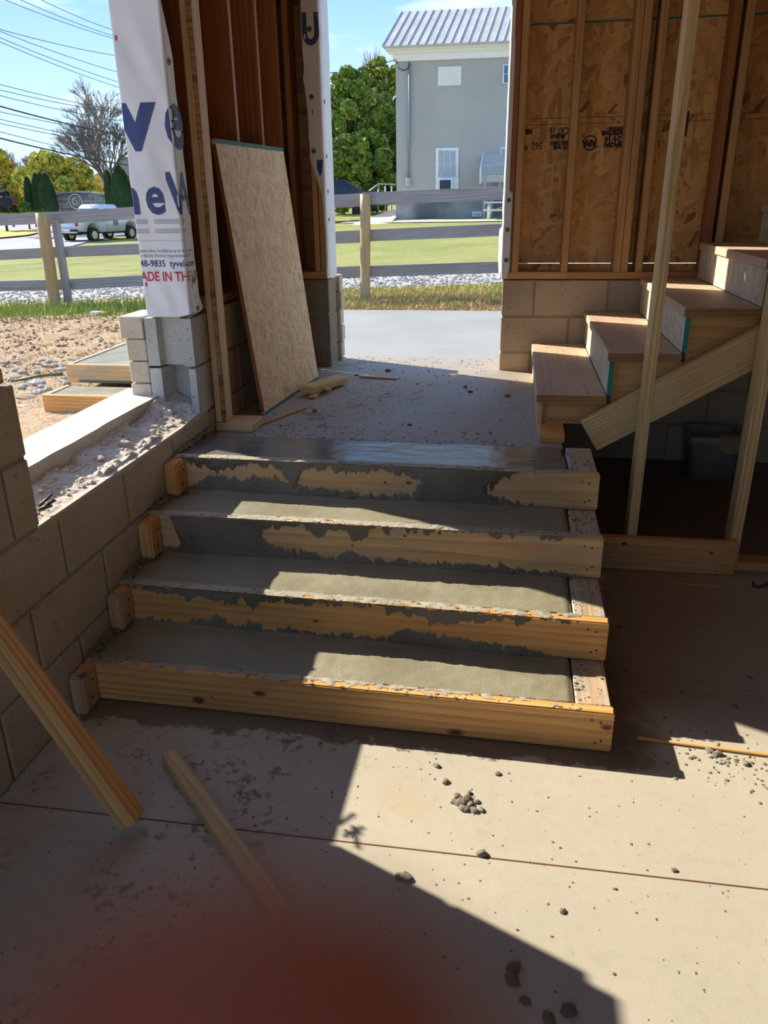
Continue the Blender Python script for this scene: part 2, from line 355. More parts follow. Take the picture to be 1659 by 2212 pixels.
def frame(p0, p1, up=(0, 0, 1)):
    x = (Vector(p1)-Vector(p0)); L = x.length; x.normalize(); y = Vector(up).cross(x)
    if y.length < 1e-4: y = Vector((0, 1, 0)).cross(x)
    y.normalize(); z = x.cross(y)
    M = Matrix.Identity(4); mid = (Vector(p0)+Vector(p1))/2
    for i in range(3): M[i][0], M[i][1], M[i][2], M[i][3] = x[i], y[i], z[i], mid[i]
    return M, L
def lumber(name, mat, parent, p0, p1, w_, t, up=(0, 0, 1), bev=.002):
    M, L = frame(p0, p1, up); return obj(name, boxmesh(L, w_, t, bev), mat, parent, M)
def pymesh(verts, faces):
    me = bpy.data.meshes.new('m'); me.from_pydata([tuple(v) for v in verts], [], faces); me.update(); return me
def npmesh(V, nper):
    """V (n*nper,3) array, faces of nper consecutive verts"""
    V = np.asarray(V, dtype=np.float32); n = len(V)//nper; me = bpy.data.meshes.new('m')
    me.vertices.add(n*nper); me.vertices.foreach_set('co', V.ravel())
    me.loops.add(n*nper); me.loops.foreach_set('vertex_index', np.arange(n*nper, dtype=np.int32))
    me.polygons.add(n); me.polygons.foreach_set('loop_start', np.arange(0, n*nper, nper, dtype=np.int32))
    me.update(calc_edges=True); me.validate(); return me
def prism(name, mat, parent, poly, d, M):
    """polygon in local XY extruded from z=0 to z=d"""
    n = len(poly); v = [(x, y, 0) for x, y in poly]+[(x, y, d) for x, y in poly]
    f = [tuple(range(n))[::-1], tuple(range(n, 2*n))]+[(i, (i+1) % n, n+(i+1) % n, n+i) for i in range(n)]
    return obj(name, pymesh(v, f), mat, parent, M)
def tube(name, mat, parent, pts, r, seg=6, smooth=True, M=None):
    vs, fs = [], []; pts = [Vector(p) for p in pts]; rs = r if isinstance(r, (list, tuple)) else [r]*len(pts)
    for i, p in enumerate(pts):
        d = (pts[min(i+1, len(pts)-1)]-pts[max(i-1, 0)]).normalized(); a = d.cross(Vector((0, 0, 1)))
        if a.length < .01: a = d.cross(Vector((0, 1, 0)))
        a.normalize(); c = d.cross(a)
        for k in range(seg):
            t = 2*math.pi*k/seg; vs.append(p+(a*math.cos(t)+c*math.sin(t))*rs[i])
    for i in range(len(pts)-1):
        for k in range(seg): fs.append((i*seg+k, i*seg+(k+1) % seg, (i+1)*seg+(k+1) % seg, (i+1)*seg+k))
    fs.append(tuple(range(seg))[::-1]); fs.append(tuple(range((len(pts)-1)*seg, len(pts)*seg)))
    return obj(name, pymesh(vs, fs), mat, parent, M, smooth)
def lump_mesh(seed, sub=2, amp=.35, flat=.7):
    bm = bmesh.new(); bmesh.ops.create_icosphere(bm, subdivisions=sub, radius=1)
    for v in bm.verts:
        n = noise.noise(v.co*1.3+Vector((seed*7.1, 0, 0)))*amp+noise.noise(v.co*3.1+Vector((seed*3.3, 5, 0)))*amp*.5
        v.co *= 1+n; v.co.z *= flat
        if v.co.z < -.35: v.co.z = -.35
    me = bpy.data.meshes.new('m'); bm.to_mesh(me); bm.free(); return me
def text(name, body, mat, parent, size, fn, bold=0, xs=1.0, ext=0.0, clip=None, cut=.012, align='LEFT'):
    """letters as thin real geometry: flat glyph mesh, sliced, mapped by fn(u,v,w)->world"""
    cu = bpy.data.curves.new('t', 'FONT'); cu.body = body; cu.size = size; cu.offset = bold; cu.align_x = align; cu.resolution_u = 3; cu.fill_mode = 'BOTH' if 0 else 'FRONT'
    cu.extrude = 0
    to = bpy.data.objects.new('t', cu); C.objects.link(to); dg = bpy.context.evaluated_depsgraph_get()
    me = bpy.data.meshes.new_from_object(to.evaluated_get(dg)); bpy.data.objects.remove(to)
    bm = bmesh.new(); bm.from_mesh(me)
    for v in bm.verts: v.co.x *= xs
    if len(bm.verts) == 0: bm.free(); return None
    if clip:
        for co, no in ((clip[0], -1), (clip[1], 1)):
            bmesh.ops.bisect_plane(bm, geom=bm.verts[:]+bm.edges[:]+bm.faces[:], plane_co=(co, 0, 0), plane_no=(no, 0, 0), clear_outer=True)
    if cut and bm.verts:
        for ax in (0, 1):
            lo = min(v.co[ax] for v in bm.verts); hi = max(v.co[ax] for v in bm.verts); x = math.ceil(lo/cut)*cut
            while x < hi:
                no = [0, 0, 0]; no[ax] = 1; co = [0, 0, 0]; co[ax] = x
                bmesh.ops.bisect_plane(bm, geom=bm.verts[:]+bm.edges[:]+bm.faces[:], plane_co=co, plane_no=no); x += cut
    for v in bm.verts: v.co = fn(v.co.x, v.co.y)
    me2 = bpy.data.meshes.new('m'); bm.to_mesh(me2); bm.free()
    return obj(name, me2, mat, parent)

# ================================================================== SETTING
LZ = .512
me = boxmesh(6.2, 8.6, .2, 0)
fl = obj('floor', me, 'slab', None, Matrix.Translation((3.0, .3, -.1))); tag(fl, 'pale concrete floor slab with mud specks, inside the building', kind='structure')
wb('saw_cut', 'ink_red', fl, 0.005, 5.5, 1.4155, 1.4185, .0, .0012, bev=0)
ld = wb('floor', 'landing_slab', None, 0.0, 1.5, 3.085, 4.98, 0.0, LZ, bev=.006); tag(ld, 'grey concrete landing slab between the steps and the doorway', kind='structure')

def boxes(name, mat, lst, parent=None):
    vs, fs = [], []
    for x0, x1, y0, y1, z0, z1 in lst:
        k = len(vs); vs += [(x, y, z) for x in (x0, x1) for y in (y0, y1) for z in (z0, z1)]
        fs += [tuple(k+i for i in q) for q in ((0, 1, 3, 2), (4, 6, 7, 5), (0, 4, 5, 1), (2, 3, 7, 6), (0, 2, 6, 4), (1, 5, 7, 3))]
    return obj(name, pymesh(vs, fs), mat, parent)
CZ = [0, .01, .2145, .4175, .6207, .824, 1.027]
YE, YP = 1.812, 3.006
wl = boxes('wall_left', 'mortar', [(-.195, -.007, -3, YE-.004, -.1, 1.022), (-.195, -.007, YE-.01, YP, -.1, .612), (-.195, -.007, YP+.13, 4.6, -.1, 1.022)])
tag(wl, 'tan concrete block wall on the left with a low gap between two piers', kind='structure')
G = .0055
def course_y(z0, z1, ph, ya, yb, x0=-.2, x1=0.0, mat='block'):
    y = ph-.406*math.ceil((ph-ya)/.406+1e-6)
    while y < yb-.01:
        a, b_ = max(y, ya), min(y+.406, yb)
        if b_-a > .02: wb('block', mat, wl, x0, x1, a+(G if a > ya+.001 else 0), b_-(G if b_ < yb-.001 else 0), z0+G, z1-G, 'y', .004)
        y += .406
YJ = 1.9018
course_y(0, .2145, YJ, .5, YP+1.6); course_y(.2145, .4175, YJ+.203, .5, YP+1.6)
course_y(.4175, .6207, YJ, .5, YP+1.6)
course_y(.6207, .824, YJ-.203, .5, YE); course_y(.824, 1.027, YJ, .5, YE)
course_y(.6207, .824, YJ, YP+.13, 4.6); course_y(.824, 1.027, YJ+.203, YP+.13, 4.6)
# the open ended pier blocks: cells of the cut block show as recesses
for z0, z1, dp, xa, xb in ((.6207, .824, .115, -.150, -.030), (.824, 1.027, .035, -.150, -.045)):
    poly = [(-.2, YP), (xa, YP), (xa+.012, YP+dp), (xb-.012, YP+dp), (xb, YP), (0, YP), (0, YP+.128), (-.2, YP+.128)]
    prism('block', 'block_pale', wl, poly, z1-z0-2*G, Matrix.Translation((0, 0, z0+G)))
zb = 1.03
for k in range(8):
    h = .092; z1 = zb-k*h
    L = (.21, .13)[k % 2] if k else .2
    wb('brick', 'brick_pale', wl, -.292+(-.012 if k == 0 else .002*(k % 3)), -.203, YP-.01*(k == 0), YP+L, z1-h+.003, z1-.001, 'y', .004)
    if k < 3: wb('brick', 'brick_pale', wl, -.288, -.203, YP+L+.01, YP+L+.21, z1-h+.008, z1-.001, 'y', .006)
# near end: plate on the block
wb('sill_plate', 'pine', wl, -.165, -.012, -2.5, 1.795, 1.029, 1.067, 'y')
for y0 in (-2.2, -1.4, -.6, .2, 1.0, 1.64, 1.70): wb('stud', 'stud', wl, -.163, -.02, y0, y0+.038, 1.068, 2.75, 'z')
wb('sheathing_panel', 'osb_wall', wl, -.178, -.166, -3.0, 1.735, 1.03, 2.75, 'y', 0)
# framing on the far part of the left wall
wb('sill_plate', 'stud', wl, -.165, -.02, YP, 4.74, 1.03, 1.068, 'y')
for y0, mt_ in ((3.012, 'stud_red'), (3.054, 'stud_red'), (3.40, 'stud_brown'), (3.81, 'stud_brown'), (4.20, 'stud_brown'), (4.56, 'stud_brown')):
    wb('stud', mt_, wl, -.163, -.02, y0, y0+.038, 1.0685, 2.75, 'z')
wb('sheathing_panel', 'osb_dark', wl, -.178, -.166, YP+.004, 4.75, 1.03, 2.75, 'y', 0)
wb('top_plate', 'stud', wl, -.163, -.02, YP, 4.6, 2.751, 2.79, 'y')
# concrete sill on the outer half of the gap
def grid(name, mat, parent, x0, x1, y0, y1, nx, ny, fn, smooth=True, skirt=None):
    vs = [Vector((x0+(x1-x0)*i/nx, y0+(y1-y0)*j/ny, 0)) for j in range(ny+1) for i in range(nx+1)]
    vs = [fn(v.x, v.y) for v in vs]; fs = [(j*(nx+1)+i, j*(nx+1)+i+1, (j+1)*(nx+1)+i+1, (j+1)*(nx+1)+i) for j in range(ny) for i in range(nx)]
    if skirt is not None:
        loop = [i for i in range(nx+1)]+[j*(nx+1)+nx for j in range(1, ny+1)]+[ny*(nx+1)+i for i in range(nx-1, -1, -1)]+[j*(nx+1) for j in range(ny-1, 0, -1)]
        k = len(vs); vs += [Vector((vs[i].x, vs[i].y, skirt)) for i in loop]; n = len(loop)
        fs += [(loop[(a+1) % n], loop[a], k+a, k+(a+1) % n) for a in range(n)]
    return obj(name, pymesh(vs, fs), mat, parent, None, smooth)
nf = lambda x, y, s, k=0.0: noise.noise(Vector((x*s, y*s, k)))
sl = grid('trim_1', 'mortar_white', None, -.37, -.178, 1.70, YP+.12, 8, 60, lambda x, y: Vector((x+(nf(x, y, 9)*.005 if x > -.19 else 0), y, .705+nf(x, y, 3)*.003)), skirt=.3, smooth=False)
tag(sl, 'smooth pale concrete sill along the outer side of the low block wall', kind='structure')
def rub(x, y):
    t = (x+.18)/.172; z = .623+max(0, 1-t)**1.5*.035*(1+nf(x, y, 6, 3))+max(0, nf(x, y, 14, 1))*.022*(t < .93)+nf(x, y, 45, 2)*.006*(t < .93)
    z += max(0, y-2.82)*.18*(1-t*.6)
    return Vector((x, y, z))
rb = grid('rubble_bed', 'rubble', wl, -.18, -.004, YE, YP+.1, 22, 140, rub, skirt=.60, smooth=False); 
vs_ = []; bmr = bmesh.new()
for k in range(260):
    y = random.uniform(YE+.05, YP+.02); t = random.random()**1.3; x = -.175+t*.15; s = random.uniform(.003, .011)*(1.4 if random.random() < .08 else 1)
    p = rub(x, y); r = bmesh.ops.create_icosphere(bmr, subdivisions=1, radius=s)
    for v in r['verts']:
        v.co = Vector((v.co.x*random.uniform(.8, 1.3), v.co.y*random.uniform(.8, 1.4), v.co.z*.8))+p
me = bpy.data.meshes.new('m'); bmr.to_mesh(me); bmr.free(); tag(obj('rubble', me, 'rubble', wl), kind='stuff')
for i, (px, py, r) in enumerate(((267, 952, .022), (215, 985, .016), (410, 872, .014), (330, 925, .012), (300, 905, .014), (395, 885, .010))):
    p = on(px, py, 2, .655); o = obj('rubble_lump', lump_mesh(i+40), 'rubble', None, Matrix.Translation((min(p.x, -.02), min(p.y, YP-.03), .645)) @ Matrix.Diagonal((r, r*1.1, r*.9, 1)))
    tag(o, ['round broken mortar lump in the middle of the rubble filled wall top', 'grey mortar lump left of the round one on the wall top', 'pale mortar lump on the wall top against the pier', 'small mortar lump on the wall top near the outer concrete sill', 'mortar lump between the round lump and the pier', 'smallest pale lump on the wall top at the pier foot'][i], 'rubble')
for i, (a, b_) in enumerate((((86, 1092), (112, 1068)), ((84, 1103), (120, 1080)), ((90, 1098), (108, 1086)), ((118, 1093), (122, 1112)))):
    A = on(a[0], a[1], 2, .65); B = on(b_[0], b_[1], 2, .665); A.y = max(A.y, YE+.012); B.y = max(B.y, YE+.02)
    A.x = min(A.x, -.01); B.x = min(B.x, -.004)
    tag(tube('stake', 'dark_metal', None, [A, B], .0045), ['dark metal stake lying on the wall top beside the near pier, outermost', 'dark metal stake on the wall top, longest of the bundle', 'short dark metal stake in the middle of the bundle on the wall top', 'dark metal stake end poking over the wall top edge'][i], 'stake', 'dark stakes on the wall top')

# front wall
YW = 4.6
wf = boxes('wall_front', 'mortar', [(0, .194, YW+.006, YW+.194, 0, 1.022), (1.212, 5.9, YW+.006, YW+.194, -.1, 1.022)])
tag(wf, 'front wall of tan concrete block below and open wood framing above, with a doorway', kind='structure')
def course_x(z0, z1, ph, xa, xb, mat='block'):
    x = ph-.406*math.ceil((ph-xa)/.406+1e-6)
    while x < xb-.01:
        a, b_ = max(x, xa), min(x+.406, xb)
        if b_-a > .02: wb('block', mat, wf, a+(G if a > xa+.001 else 0), b_-(G if b_ < xb-.001 else 0), YW, YW+.2, z0+G, z1-G, 'x', .004)
        x += .406
for i, ph in ((5, 1.384), (4, 1.587), (3, 1.384), (2, 1.587), (1, 1.384)):
    course_x(CZ[i] if i > 1 else 0, CZ[i+1], ph, 1.206, 4.2)
for i, ph in ((5, 0), (4, 0), (3, 0)): course_x(CZ[i], CZ[i+1], .2, 0.0, .2, 'block_dark')
for k in range(7):
    z1 = 1.03-k*.102; wb('brick', 'brick_pale', wf, .02, .222+.006*(k % 2), YW+.212, YW+.30, z1-.095, z1, 'x', .005)
wb('sill_plate', 'plate_wood', wf, 1.19, 5.5, YW, YW+.14, 1.028, 1.066, 'x', .003)
wb('sill_plate', 'plate_wood', wf, 0.0, .192, YW, YW+.14, 1.028, 1.066, 'x', .003)
for x0, mt_ in ((1.212, 'stud_brown'), (1.252, 'stud'), (1.522, 'stud'), (1.803, 'stud'), (1.843, 'stud'), (1.921, 'stud'), (2.262, 'stud_brown'), (2.32, 'stud'), (2.68, 'stud'), (3.08, 'stud'), (3.5, 'stud')):
    wb('stud', mt_, wf, x0, x0+.038, YW, YW+.138, 1.0665, 2.75, 'z', .003)
for x0, mt_ in ((.0, 'stud_brown'), (.125, 'stud'), (.160, 'stud')):
    wb('stud', mt_, wf, x0+.001, x0+.032, YW, YW+.138, 1.0665, 2.75, 'z', .003)
wb('sheathing_panel', 'osb_wall', wf, 1.2, 5.5, YW+.141, YW+.152, 1.03, 1.0995, 'x', 0)
wb('sheathing_panel', 'osb_wall', wf, 1.2, 3.62, YW+.141, YW+.152, 1.104, 2.283, 'x', 0)
wb('sheathing_panel', 'osb_wall', wf, 1.2, 3.62, YW+.141, YW+.152, 2.286, 2.80, 'x', 0)
wb('panel_edge', 'green_edge', wf, 1.292, 3.6, YW+.1395, YW+.1408, 2.2795, 2.2885, 'x', 0)
wb('sheathing_panel', 'osb_wall', wf, 3.624, 5.5, YW+.141, YW+.152, 1.104, 2.80, 'x', 0)
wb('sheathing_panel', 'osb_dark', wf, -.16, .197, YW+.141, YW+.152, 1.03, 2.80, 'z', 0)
wb('top_plate', 'stud', wf, 0, 5.5, YW, YW+.14, 2.751, 2.79, 'x')
wb('header_beam', 'stud', wf, .2, 1.206, YW+.001, YW+.137, 2.56, 2.749, 'x')
# printed marks on the sheathing, upside down as the panel hangs
pan = [o for o in wf.children if o.name.startswith('sheathing_panel')][1]
YS = YW+.1402
def osbtxt(s, px, py, size, mat='ink', xs=1.0, bold=0.0):
    p = on(px, py, 1, YS)
    text('lettering', s, mat, pan, size, lambda u, v: Vector((p.x-u, YS, p.z-v)), bold, xs, cut=0)
for s, px, py, sz, xs, bd in (('CAT 16', 1229, 275, .050, .62, .0012), ('48-28-24', 1221, 290, .030, .72, .002), ('SHEATHING', 1228, 304, .028, .62, .002), ('8 FT. PANEL', 1228, 314, .026, .60, .002), ('562', 1172, 308, .048, .8, .0005),
                              ('APA', 1289, 303, .042, .95, .0035), ('24/16', 1343, 294, .050, .8, .0015), ('RATED PANEL', 1346, 283, .026, .68, .0025), ('EXPOSURE 1', 1345, 274, .024, .62, .002), ('SPACING', 1343, 309, .028, .8, .002), ('MILL', 1149, 280, .030, .8, .003), ('PS 2', 1141, 313, .030, .7, .001), ('R', 1264, 288, .03, 1, 0), ('4', 1135, 302, .03, 1, 0), ('-1', 1437, 302, .05, 1, 0)):
    osbtxt(s, px, py, sz, 'ink', xs, bd)
p = on(1275, 308.5, 1, YS); ring = []
for a0, a1 in ((25, 155), (205, 335)):
    n_ = 16; vs = []
    for i in range(n_+1):
        a = math.radians(a0+(a1-a0)*i/n_)
        for r in (.031, .038): vs.append((p.x+r*math.cos(a), YS, p.z+r*math.sin(a)))
    obj('lettering', pymesh(vs, [(2*i, 2*i+1, 2*i+3, 2*i+2) for i in range(n_)]), 'ink', pan)
for zz, xa, xb in ((1.845, 1.3, 3.5), (1.815, 1.3, 1.76), (1.815, 1.98, 3.5)):
    wb('print_line', 'ink_red', pan, xa, xb, YS-.0004, YS, zz-.0012, zz+.0012, bev=0)
p = on(1484, 265, 1, YS); wb('print_line', 'ink', pan, p.x-.006, p.x+.006, YS-.0004, YS, 1.74, 1.86, 'z', bev=0)

# house wrap
def wrinkle(u, z): return nf(u, z, 9, 1)*.005+nf(u*2.2+z, z*.8, 7, 5)*.0055+(max(0, 1.18-z)*.03*nf(u, z, 16, 9))
XA, FW = -.178, .183
def wrapfn(u, z, off=0.0):
    """u runs across the end face (0..FW), then folds in along the inside"""
    d = wrinkle(u, z)+off+.004
    if u <= FW: return Vector((XA+u, YP-d-.004, z))
    return Vector((XA+FW+.003+d*.6, YP+(u-FW)-.004, z))
def foldlen(z):
    pts = [(1.03, .03), (1.045, .12), (1.10, .10), (1.2, .085), (1.35, .08), (1.5, .085), (1.7, .07), (1.9, .06), (2.0, .05), (2.08, .022), (2.14, 0), (3, 0)]
    for (a, b_), (c_, d_) in zip(pts, pts[1:]):
        if a <= z <= c_: return b_+(d_-b_)*(z-a)/(c_-a)+.006*nf(z, 1, 14)
    return 0
vs, fs = [], []; NU, NZ = 34, 150
for j in range(NZ+1):
    z = 1.028+(2.78-1.028)*j/NZ; L = FW+max(.0, foldlen(z))
    for i in range(NU+1):
        u = L*i/NU if L < FW+.004 else (FW*i/24 if i <= 24 else FW+(L-FW)*(i-24)/10)
        vs.append(wrapfn(u, z))
for j in range(NZ):
    for i in range(NU): fs.append((j*(NU+1)+i, j*(NU+1)+i+1, (j+1)*(NU+1)+i+1, (j+1)*(NU+1)+i))
k = len(vs)      # outside face
for j in range(NZ+1):
    z = 1.028+(2.78-1.028)*j/NZ; vs.append(Vector((XA-.004, 4.9, z)))
for j in range(NZ): fs.append((j*(NU+1), (j+1)*(NU+1), k+j+1, k+j))
hw = obj('house_wrap', pymesh(vs, fs), 'wrap', wl, None, True); hw['label'] = 'white plastic house wrap with blue lettering folded round the wall end'
def wt(s, u0, z0, size, mat, xs=1.0, bold=0.0):
    text('lettering', s, mat, hw, size, lambda u, v: wrapfn(u0+u, z0+v, .0012), bold, xs, clip=(max(0, -u0)+.001, FW-u0+.085), cut=.012)
wt('v', -.022, 1.647, .300, 'wrap_ink', 1.05, .012); wt('e', .156, 1.647, .300, 'wrap_ink', .80, .008)
wt('n', -.052, 1.418, .190, 'wrap_ink', .86, .005); wt('e', .052, 1.418, .190, 'wrap_ink', .86, .005); wt('W', .140, 1.418, .200, 'wrap_ink', .8, .006)
wt('48-9835  tyvek.com', -.004, 1.222, .034, 'wrap_ink', .95, .0005); wt('MADE IN THE USA', -.038, 1.168, .050, 'wrap_red', .82, .001)
wt('requirements when installed as an air barrier using', -.045, 1.275, .018, 'wrap_grey', .8); wt('the Air Barrier Material requirement of ICC', -.03, 1.257, .018, 'wrap_grey', .8)
for i, z in enumerate((1.392, 1.386, 1.380, 1.358, 1.352, 1.346)):
    for u0, u1 in ((.002, .05), (.075, .22-.02*(i % 3 == 2))):
        n_ = int((u1-u0)/.01); vs = []
        for a in range(n_+1):
            for dz in (0, .0022): vs.append(wrapfn(u0+(u1-u0)*a/n_, z+dz, .0008))
        obj('lettering', pymesh(vs, [(2*a, 2*a+2, 2*a+3, 2*a+1) for a in range(n_)]), 'wrap_grey', hw)
for u, z in ((.012, 1.11+.03), (.225, 1.12+.03)):
    pass
vs = []
for a in range(21):
    for dz in (0, .001): vs.append(wrapfn(.003+.2*a/20, 1.318+dz, .0008))
obj('lettering', pymesh(vs, [(2*a, 2*a+2, 2*a+3, 2*a+1) for a in range(20)]), 'wrap_grey', hw)
for (u, z) in ((.012, 1.155), (.012, 2.0), (.22, 1.145)):
    vs = [wrapfn(u+a, z+c_, .0012) for a, c_ in ((-.004, -.008), (.004, -.008), (.004, .008), (-.004, .008))]
    obj('lettering', pymesh(vs, [(0, 1, 2, 3)]), 'wrap_red', hw)
def capnail(parent, p, nrm, r=.0125):
    M = Matrix.Translation(p) @ Vector(nrm).to_track_quat('Z', 'Y').to_matrix().to_4x4()
    bm = bmesh.new(); bmesh.ops.create_cone(bm, cap_ends=True, segments=16, radius1=r, radius2=r*.92, depth=.003)
    me = bpy.data.meshes.new('m'); bm.to_mesh(me); bm.free(); c = obj('cap_nail', me, 'green_cap', parent, M)
    bm = bmesh.new(); bmesh.ops.create_cone(bm, cap_ends=True, segments=10, radius1=r*.35, radius2=r*.3, depth=.003)
    me = bpy.data.meshes.new('m'); bm.to_mesh(me); bm.free(); obj('cap_nail', me, 'nail', parent, M @ Matrix.Translation((0, 0, .002)))
for u, z in ((FW+.025, 1.925), (FW+.03, 1.755), (FW+.03, 1.47), (FW+.055, 1.165), (FW+.06, 1.055)):
    capnail(hw, wrapfn(u, z, .003), (1, -.1, 0))
# wrap around the left jamb of the doorway
def jl(z):   # inner edge of the sheet over the stud faces
    pts = [(1.02, .19), (1.25, .192), (1.40, .188), (1.50, .178), (1.58, .150), (1.66, .125), (1.9, .122), (2.02, .112), (2.06, .104), (2.10, .114), (2.2, .108), (2.8, .112)]
    for (a, b_), (c_, d_) in zip(pts, pts[1:]):
        if a <= z <= c_: return b_+(d_-b_)*(z-a)/(c_-a)+.003*nf(z, 4, 20)
    return .19
vs, fs = [], []; NZ = 120
for j in range(NZ+1):
    z = 1.03+(2.75-1.03)*j/NZ; xa = jl(z); d = lambda k: .003+.003*nf(k, z*5, 2, 8)
    row = [(xa+(.198-xa)*i/6, YW-.003-abs(d(i))*(i > 0)-.002, z) for i in range(7)]+[(.2+.003+d(9), YW+.0+.07*i, z) for i in range(4)]
    vs += row
nr = 11
for j in range(NZ):
    for i in range(nr-1): fs.append((j*nr+i, j*nr+i+1, (j+1)*nr+i+1, (j+1)*nr+i))
h2 = obj('house_wrap', pymesh(vs, fs), 'wrap', wf, None, True); h2['label'] = 'white house wrap strip folded round the left door jamb'
p = on(683, 55, 1, YW-.008)
for (cx, cz, ro, ri, a0, a1) in ((.158, 2.30, .045, .024, 180, 360),):
    vs = []
    for i in range(17):
        a = math.radians(a0+(a1-a0)*i/16)
        vs.append((max(cx+ro*math.cos(a), jl(cz)), YW-.0095, cz-.03+ro*1.35*math.sin(a))); vs.append((cx+ri*.8*math.cos(a), YW-.0095, cz-.03+ri*1.3*math.sin(a)))
    vs += [(cx+ro, YW-.0095, 2.36), (cx+ri*.8, YW-.0095, 2.36), (cx-ro, YW-.0095, 2.36), (cx-ri*.8, YW-.0095, 2.36)]
    obj('lettering', pymesh(vs, [(2*i, 2*i+1, 2*i+3, 2*i+2) for i in range(16)]+[(32, 33, 35, 34), (1, 0, 36, 37)]), 'wrap_ink', h2)
obj('lettering', pymesh([(.165, YW-.0095, 1.66), (.198, YW-.0095, 1.66), (.19, YW-.0095, 1.60), (.178, YW-.0095, 1.575), (.162, YW-.0095, 1.62)], [(0, 4, 3, 2, 1)]), 'wrap_ink', h2)
for x, z in ((.152, 2.285), (.148, 1.97), (.148, 1.705)): capnail(h2, (x, YW-.009, z), (0, -1, 0), .014)
for z in (1.95, 1.68, 1.5, 1.35): capnail(h2, (.2065, YW+.05, z), (1, 0, 0), .012)
obj('lettering', pymesh([(.148, YW-.009, 1.885), (.154, YW-.009, 1.885), (.154, YW-.009, 1.91), (.148, YW-.009, 1.91)], [(0, 1, 2, 3)]), 'wrap_red', h2)
# wrap round the right jamb
vs, fs = [], []
for j in range(NZ+1):
    z = 1.03+(2.75-1.03)*j/NZ; b_ = .012*nf(1, z*3, 1, 2)+.006*nf(1, z*9, 1, 2); ext = .218+(.022 if z < 1.48 else (.004 if z < 2.2 else 0))
    if z < 1.06: ext += -.01
    row = [(1.2-.006-b_*.6, YW+.18, z), (1.193-abs(b_)-.012*(z < 1.3), YW+.1, z), (1.192-abs(b_), YW+.04, z), (1.196-abs(b_)*.6, YW-.004, z), (1.205, YW-.010-abs(b_)*.3, z), (ext+1.0, YW-.006, z)]
    vs += row
for j in range(NZ):
    for i in range(5): fs.append((j*6+i, j*6+i+1, (j+1)*6+i+1, (j+1)*6+i))
h3 = obj('house_wrap', pymesh(vs, fs), 'wrap', wf, None, True); h3['label'] = 'white house wrap strip folded round the right door jamb'
for z in (1.13, 1.29, 1.44): capnail(h3, (1.222, YW-.012, z), (0, -1, 0), .012)

# ceiling, right wall and the rest of the shell (out of the frame)
o = wb('ceiling', 'osb_wall', None, -.2, 5.9, -1.6, 4.8, 2.80, 2.83, 'y', 0); tag(o, kind='structure')
for x in (.3, .9, 1.5, 2.1, 2.7, 3.3): wb('joist', 'stud', o, x, x+.038, -1.55, 4.78, 2.56 if x > 1.3 else 2.79, 2.799, 'y')
o = boxes('wall_right', 'block_dark', [(4.2, 4.4, -1.6, 4.6, 0, 2.79)]); tag(o, kind='structure')
o = boxes('wall_back', 'block_dark', [(2.0, 4.4, -1.8, -1.6, 0, 2.79)]); tag(o, kind='structure')

# ================================================================== CONCRETE STEPS AND THEIR FORMWORK
BX = 1.604
# front face y at the right end / left end, bottom, top
ST = [(1.846, 1.885, .001, .131), (2.111, 2.163, .131, .266), (2.409, 2.430, .266, .412), (2.662, 2.690, .412, .545)]
steps = empty('concrete_steps', (.75, 2.4, 0), 'freshly poured wet grey concrete steps rising from floor to landing', 'steps')
form = empty('stair_formwork', (1.6, 2.4, 0), 'mortar smeared pine boards, cleats and side planks holding the wet concrete steps', 'formwork')
def fy(k, x): yr, yl, a, b_ = ST[k]; return yl+(yr-yl)*x/BX
XS = 1.497
for k in range(4):
    yr, yl, zb_, zt_ = ST[k]
    yb0 = lambda x, k=k: fy(k, x)+.039
    yb1 = (lambda x, k=k: fy(k+1, x)+.02) if k < 3 else (lambda x: 3.083)
    nx, ny = 180, 36; vs = []
    for j in range(ny+1):
        for i in range(nx+1):
            x = .001+(XS-.001)*i/nx; a, b_ = yb0(x), yb1(x); y = a+(b_-a)*j/ny
            z = zt_-.002 + (0 if k < 3 else -(.545-.516)*(j/ny)**1.0)
            z += nf(x, y, 2.2, k)*.004+nf(x*.4, y, 18, k+7)*.0022+nf(x, y, 30, 3)*.0012
            ew = max(0, 1-x/.03); z += ew*(.012+.02*abs(nf(x*3, y, 18, 5)))       # rough edge against the wall
            er = max(0, 1-(XS-x)/.012); z -= er*.010
            if k < 3:
                bk = max(0, 1-(b_-.02-y)/.02); z += bk*(.004+.008*abs(nf(x, y, 11, 6)))
            fk = max(0, 1-(y-a)/.015); z += fk*.003*nf(x, y, 12, 4)
            vs.append(Vector((x, y, z)))
    fs = [(j*(nx+1)+i, j*(nx+1)+i+1, (j+1)*(nx+1)+i+1, (j+1)*(nx+1)+i) for j in range(ny) for i in range(nx)]
    loop = [i for i in range(nx+1)]+[j*(nx+1)+nx for j in range(1, ny+1)]+[ny*(nx+1)+i for i in range(nx-1, -1, -1)]+[j*(nx+1) for j in range(ny-1, 0, -1)]
    q = len(vs); n = len(loop); vs += [Vector((vs[i].x, vs[i].y, .0 if k == 0 else ST[k][2]-.05)) for i in loop]
    fs += [(loop[(a+1) % n], loop[a], q+a, q+(a+1) % n) for a in range(n)]
    obj('tread', pymesh(vs, fs), 'wet_concrete' if k < 3 else 'wet_concrete_top', steps, None, True)
